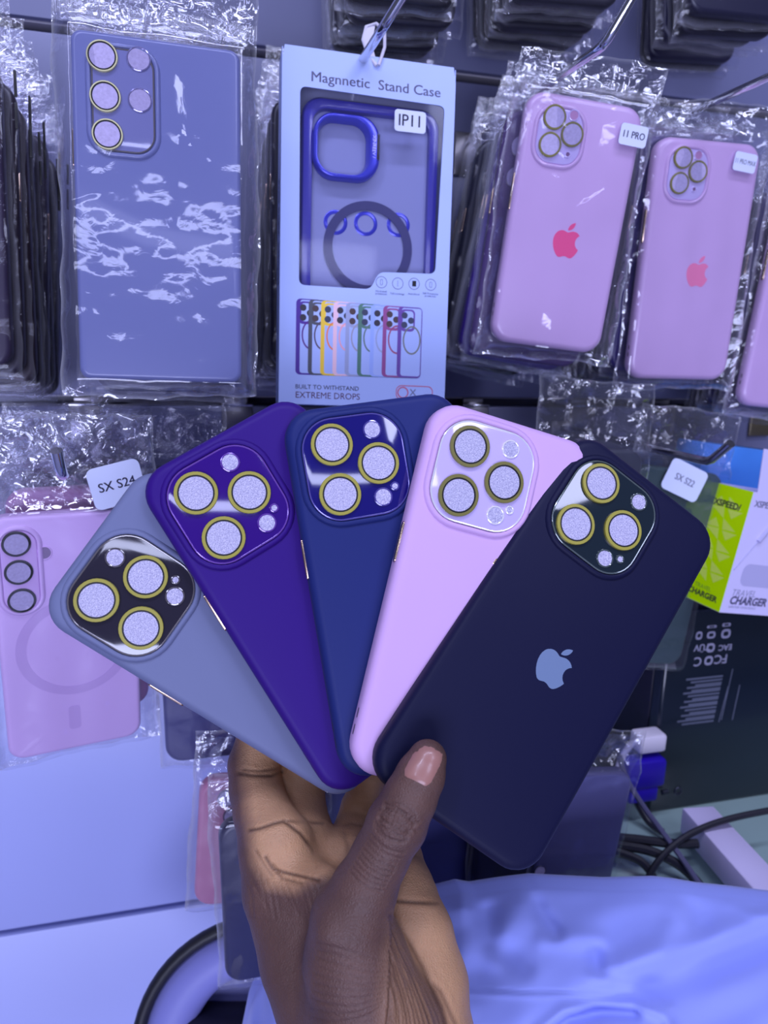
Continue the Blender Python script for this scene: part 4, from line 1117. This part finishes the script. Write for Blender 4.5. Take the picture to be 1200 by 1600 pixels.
    crease(((450, 1282), (475, 1284), (505, 1286)), .9, 3.2, BKD)
    crease(((446, 1284), (470, 1302), (488, 1325), (496, 1350), (498, 1372)), 1.0, 3.6, BKD)
    crease(((415, 1340), (425, 1357), (438, 1361), (455, 1365), (480, 1371), (498, 1375)), 1.1, 3.6, 300)
    crease(((425, 1352), (440, 1372), (470, 1380)), .7, 4, 300)
    crease(((400, 1330), (412, 1350), (425, 1368)), .5, 3, 300)
    crease(((538, 1290), (548, 1286), (572, 1292)), .8, 4, BKD)
    crease(((538, 1300), (545, 1325), (545, 1345)), .5, 5, BKD)
    crease(((606, 1407), (640, 1409), (684, 1411)), 1.3, 4, 296)
    crease(((640, 1336), (650, 1338), (662, 1345)), .8, 4, 300)
    crease(((612, 1432), (640, 1475), (665, 1520), (690, 1575), (700, 1610)), 1.2, 6, 270)
    crease(((660, 1520), (690, 1550), (715, 1605)), .6, 5, 270)
    # bony bumps
    def bump_(c, a, r):
        nonlocal disp
        disp += a * np.exp(-(((px - c[0]) ** 2 + (py - c[1]) ** 2) / r ** 2)) * (Nn[:, 2] < .2)
    bump_((505, 1458), 1.6, 22); bump_((612, 1282), .9, 26); bump_((655, 1170), .3, 10)
    # knuckle wrinkles over the thumb joint
    rg = np.random.RandomState(9)
    axis = np.array([-.50, .866]); nrm = np.array([.866, .5])
    for i in range(13):
        s_ = -26 + 4.6 * i + rg.uniform(-1.2, 1.2)
        c = np.array([620., 1284.]) + axis * s_
        hw = 34 * math.sqrt(max(.15, 1 - (s_ / 44) ** 2)) * rg.uniform(.7, 1)
        sag = -s_ * .22
        pts = [tuple(c + nrm * hw * t + axis * (sag * (t * t) + rg.uniform(-1.6, 1.6))) for t in np.linspace(-1, 1, 8)]
        crease(pts, rg.uniform(.4, .75), 2.3, 0, 296, .2)
    for i in range(5):
        c = np.array([622., 1280.]); a = rg.uniform(-.5, .5); d_ = axis * math.cos(a) + nrm * math.sin(a)
        off = nrm * rg.uniform(-18, 18)
        crease([tuple(c + off - d_ * 14), tuple(c + off + d_ * rg.uniform(6, 16))], .28, 2.0, 0, 296, .1)
    for i in range(9):       # lines below the joint
        c = np.array([604., 1325.]) + axis * (i * 8.5)
        pts = [tuple(c + nrm * 30 * t + axis * (-7 * t * t + rg.uniform(-1, 1))) for t in np.linspace(-1, .9, 7)]
        crease(pts, rg.uniform(.22, .42), 1.8, 0, 300, .3)
    # stretched skin fanning over the thumb's root
    for i in range(17):
        t = i / 16
        x0, y0 = 612 - 6 * t, 1438 + 150 * t ** 1.15
        x1, y1 = 700 - 150 * t, 1640 + 20 * t
        pts = []
        for k in np.linspace(0, 1, 8):
            pts.append((x0 + (x1 - x0) * k ** 1.1 + 12 * math.sin(k * 3.0) + rg.uniform(-1, 1), y0 + (y1 - y0) * k ** .9))
        crease(pts, rg.uniform(.4, .8), 2.3, 0, 306, .3)
    for i in range(10):      # fine lines from the bump down the back of the wrist
        y0 = 1470 + 13 * i
        pts = [(500 - 6 * i * .3 + 14 * k, y0 + 6 * k - .8 * k * k * (i * .1 + .3) + rg.uniform(-1, 1)) for k in range(9)]
        crease(pts, rg.uniform(.2, .36), 2.0, 0, 305, .3)
    for i in range(12):      # wrinkles in the web beside the index finger
        x0 = 385 + 10 * i
        crease([(x0, 1372 + rg.uniform(-6, 6)), (x0 + 8, 1395), (x0 + rg.uniform(8, 26), 1425 + rg.uniform(-6, 10))], rg.uniform(.12, .3), 2.0, 300, 999, .3)
        crease([(390 + rg.uniform(0, 10), 1378 + 5 * i), (430, 1372 + 6 * i), (480, 1380 + 6 * i)], rg.uniform(.1, .22), 1.9, 300, 999, .3)
    V2 = V + Nn * disp[:, None]
    # palm colour mask
    def poly_soft(poly, blur):
        poly = np.array(poly, float); inside = np.zeros(len(V), bool)
        for (x0, y0), (x1, y1) in zip(poly, np.roll(poly, -1, 0)):
            c = ((y0 > py) != (y1 > py)) & (px < (x1 - x0) * (py - y0) / (y1 - y0 + 1e-9) + x0)
            inside ^= c
        d = dist([tuple(p) for p in poly] + [tuple(poly[0])])
        return np.clip(.5 + np.where(inside, d, -d) / (2 * blur), 0, 1)
    pm = poly_soft([(376, 1150), (520, 1150), (600, 1210), (590, 1270), (560, 1310), (535, 1350), (508, 1380), (462, 1392), (420, 1385), (398, 1350), (388, 1290)], 13) * np.clip((dz - 306) / 5, 0, 1)
    pm = np.maximum(pm, poly_soft([(652, 1290), (700, 1290), (760, 1480), (780, 1640), (700, 1640), (660, 1540), (618, 1452), (610, 1408), (636, 1345)], 14) * np.clip((dz - 292) / 8, 0, 1))
    pm = np.maximum(pm, .45 * poly_soft([(618, 1440), (700, 1600), (720, 1680), (600, 1680), (600, 1560)], 22))
    knuckle = np.exp(-(((px - 620) ** 2 + (py - 1290) ** 2) / 60 ** 2)) * (dz < 300)
    me = bpy.data.meshes.new('hand')
    W3 = np.array(MCAM) @ (V2.T / 1000)
    Wv = (W3.T + np.array(EYE))
    org = at(520, 1500, .315)
    me.from_pydata((Wv - np.array(org)).tolist(), [], Q.tolist())
    me.polygons.foreach_set('use_smooth', [True] * len(me.polygons))
    at_ = me.attributes.new('palm', 'FLOAT', 'POINT'); at_.data.foreach_set('value', pm.astype(np.float32))
    at_ = me.attributes.new('crease', 'FLOAT', 'POINT'); at_.data.foreach_set('value', crease_shade.astype(np.float32))
    at_ = me.attributes.new('knuckle', 'FLOAT', 'POINT'); at_.data.foreach_set('value', knuckle.astype(np.float32))
    bm = bmesh.new(); bm.from_mesh(me); bmesh.ops.recalc_face_normals(bm, faces=bm.faces); bm.to_mesh(me); bm.free()
    # skin material
    m = mat('skin', (92, 62, 60), .52, spec=.4)
    nt = m.node_tree; b = nt.nodes['Principled BSDF']; N = nt.nodes.new; Lk = nt.links.new
    b.inputs['Subsurface Weight'].default_value = .12
    b.inputs['Subsurface Radius'].default_value = (.004, .0015, .001)
    b.inputs['Subsurface Scale'].default_value = .5
    def attr(nm):
        a_ = N('ShaderNodeAttribute'); a_.attribute_name = nm; return a_.outputs['Fac']
    tc = N('ShaderNodeTexCoord')
    n1 = N('ShaderNodeTexNoise'); n1.inputs['Scale'].default_value = 55; n1.inputs['Detail'].default_value = 6; Lk(tc.outputs['Object'], n1.inputs['Vector'])
    def mixc(fac, a_, b__):
        x = N('ShaderNodeMix'); x.data_type = 'RGBA'
        if hasattr(fac, 'is_linked') or not isinstance(fac, float): Lk(fac, x.inputs['Factor'])
        for k, v in (('A', a_), ('B', b__)):
            if isinstance(v, tuple): x.inputs[k].default_value = (*v, 1)
            else: Lk(v, x.inputs[k])
        return x.outputs['Result']
    dark = mixc(n1.outputs['Fac'], base_of((60, 43, 48)), base_of((92, 69, 74)))
    palm = mixc(n1.outputs['Fac'], base_of((138, 106, 94)), base_of((170, 135, 120)))
    c1 = mixc(attr('palm'), dark, palm)
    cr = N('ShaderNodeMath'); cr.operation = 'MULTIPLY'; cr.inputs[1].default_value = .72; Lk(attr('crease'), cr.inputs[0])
    c2 = mixc(cr.outputs[0], c1, base_of((50, 30, 32)))  # shade in the skin creases, painted into the colour
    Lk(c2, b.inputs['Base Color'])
    v1 = N('ShaderNodeTexVoronoi'); v1.inputs['Scale'].default_value = 850; v1.feature = 'DISTANCE_TO_EDGE'; Lk(tc.outputs['Object'], v1.inputs['Vector'])
    n2 = N('ShaderNodeTexNoise'); n2.inputs['Scale'].default_value = 420; n2.inputs['Detail'].default_value = 5; Lk(tc.outputs['Object'], n2.inputs['Vector'])
    ad = N('ShaderNodeMath'); ad.operation = 'MULTIPLY_ADD'; ad.inputs[1].default_value = .9; Lk(v1.outputs['Distance'], ad.inputs[0]); Lk(n2.outputs['Fac'], ad.inputs[2])
    bp = N('ShaderNodeBump'); bp.inputs['Strength'].default_value = .55; bp.inputs['Distance'].default_value = .0006; Lk(ad.outputs[0], bp.inputs['Height'])
    Lk(bp.outputs['Normal'], b.inputs['Normal'])
    me.materials.append(m)
    ho = bpy.data.objects.new('hand', me); COL.objects.link(ho); ho.location = org
    tag(ho, 'brown-skinned left hand and wrist gripping the fan of cases, thumb in front', 'hand')
    # thumbnail: lifted off the thumb's own surface
    def sdf_at(p):
        q = (p - lo) / h
        i0 = np.clip(np.floor(q).astype(int), 0, n - 2); fr = q - i0; v = 0
        for a in (0, 1):
            for b_ in (0, 1):
                for c in (0, 1):
                    v += F[i0[0] + a, i0[1] + b_, i0[2] + c] * (fr[0] if a else 1 - fr[0]) * (fr[1] if b_ else 1 - fr[1]) * (fr[2] if c else 1 - fr[2])
        return v
    nu, nv = 15, 17
    cen = np.array([662., 1195.]); al = np.array([.46, -.888]); ac = np.array([.888, .46])
    vs = []; under = []
    for j in range(nv):
        for i in range(nu):
            a_, b_ = -1 + 2 * i / (nu - 1), -1 + 2 * j / (nv - 1)
            k = 1 - .16 * max(0, abs(b_) - .35) ** 2 * 3
            w_ = 24.5 * (1 - .42 * max(0, abs(b_) - .55) ** 1.3 * 1.6)
            uu = a_ * w_; vv = b_ * 30.5 * (1 - .10 * a_ * a_) - (3 * a_ * a_ if b_ < 0 else -1 * a_ * a_)
            p2 = cen + ac * uu + al * vv
            ray = np.array([(p2[0] - 600) / FPX, (p2[1] - 800) / FPX, 1.0])
            d = 270.
            hit = None
            for _ in range(80):
                sv = sdf_at(ray * d)
                if sv < .04: hit = d; break
                d += max(.1, sv * .7)
                if d > 310: break
            if hit is None: hit = vs[-1][2] if vs else 288.
            edge = max(abs(a_), abs(b_))
            lift = .55 * (1 - edge ** 6) + (.12 if b_ > .9 else 0) - .12
            p3 = ray * (hit - lift)
            vs.append(p3)
    fs = [(j * nu + i, j * nu + i + 1, (j + 1) * nu + i + 1, (j + 1) * nu + i) for j in range(nv - 1) for i in range(nu - 1)]
    wv = [(EYE + MCAM @ Vector(p) / 1000 - org) * 1000 for p in vs]
    nm_ = mat('thumbnail_keratin', (132, 96, 106), .33, coat=.15, vary=(60, .12))
    MB().add(wv, fs).build('thumbnail', nm_, ho, angle=180, label='pinkish thumbnail')
make_hand()
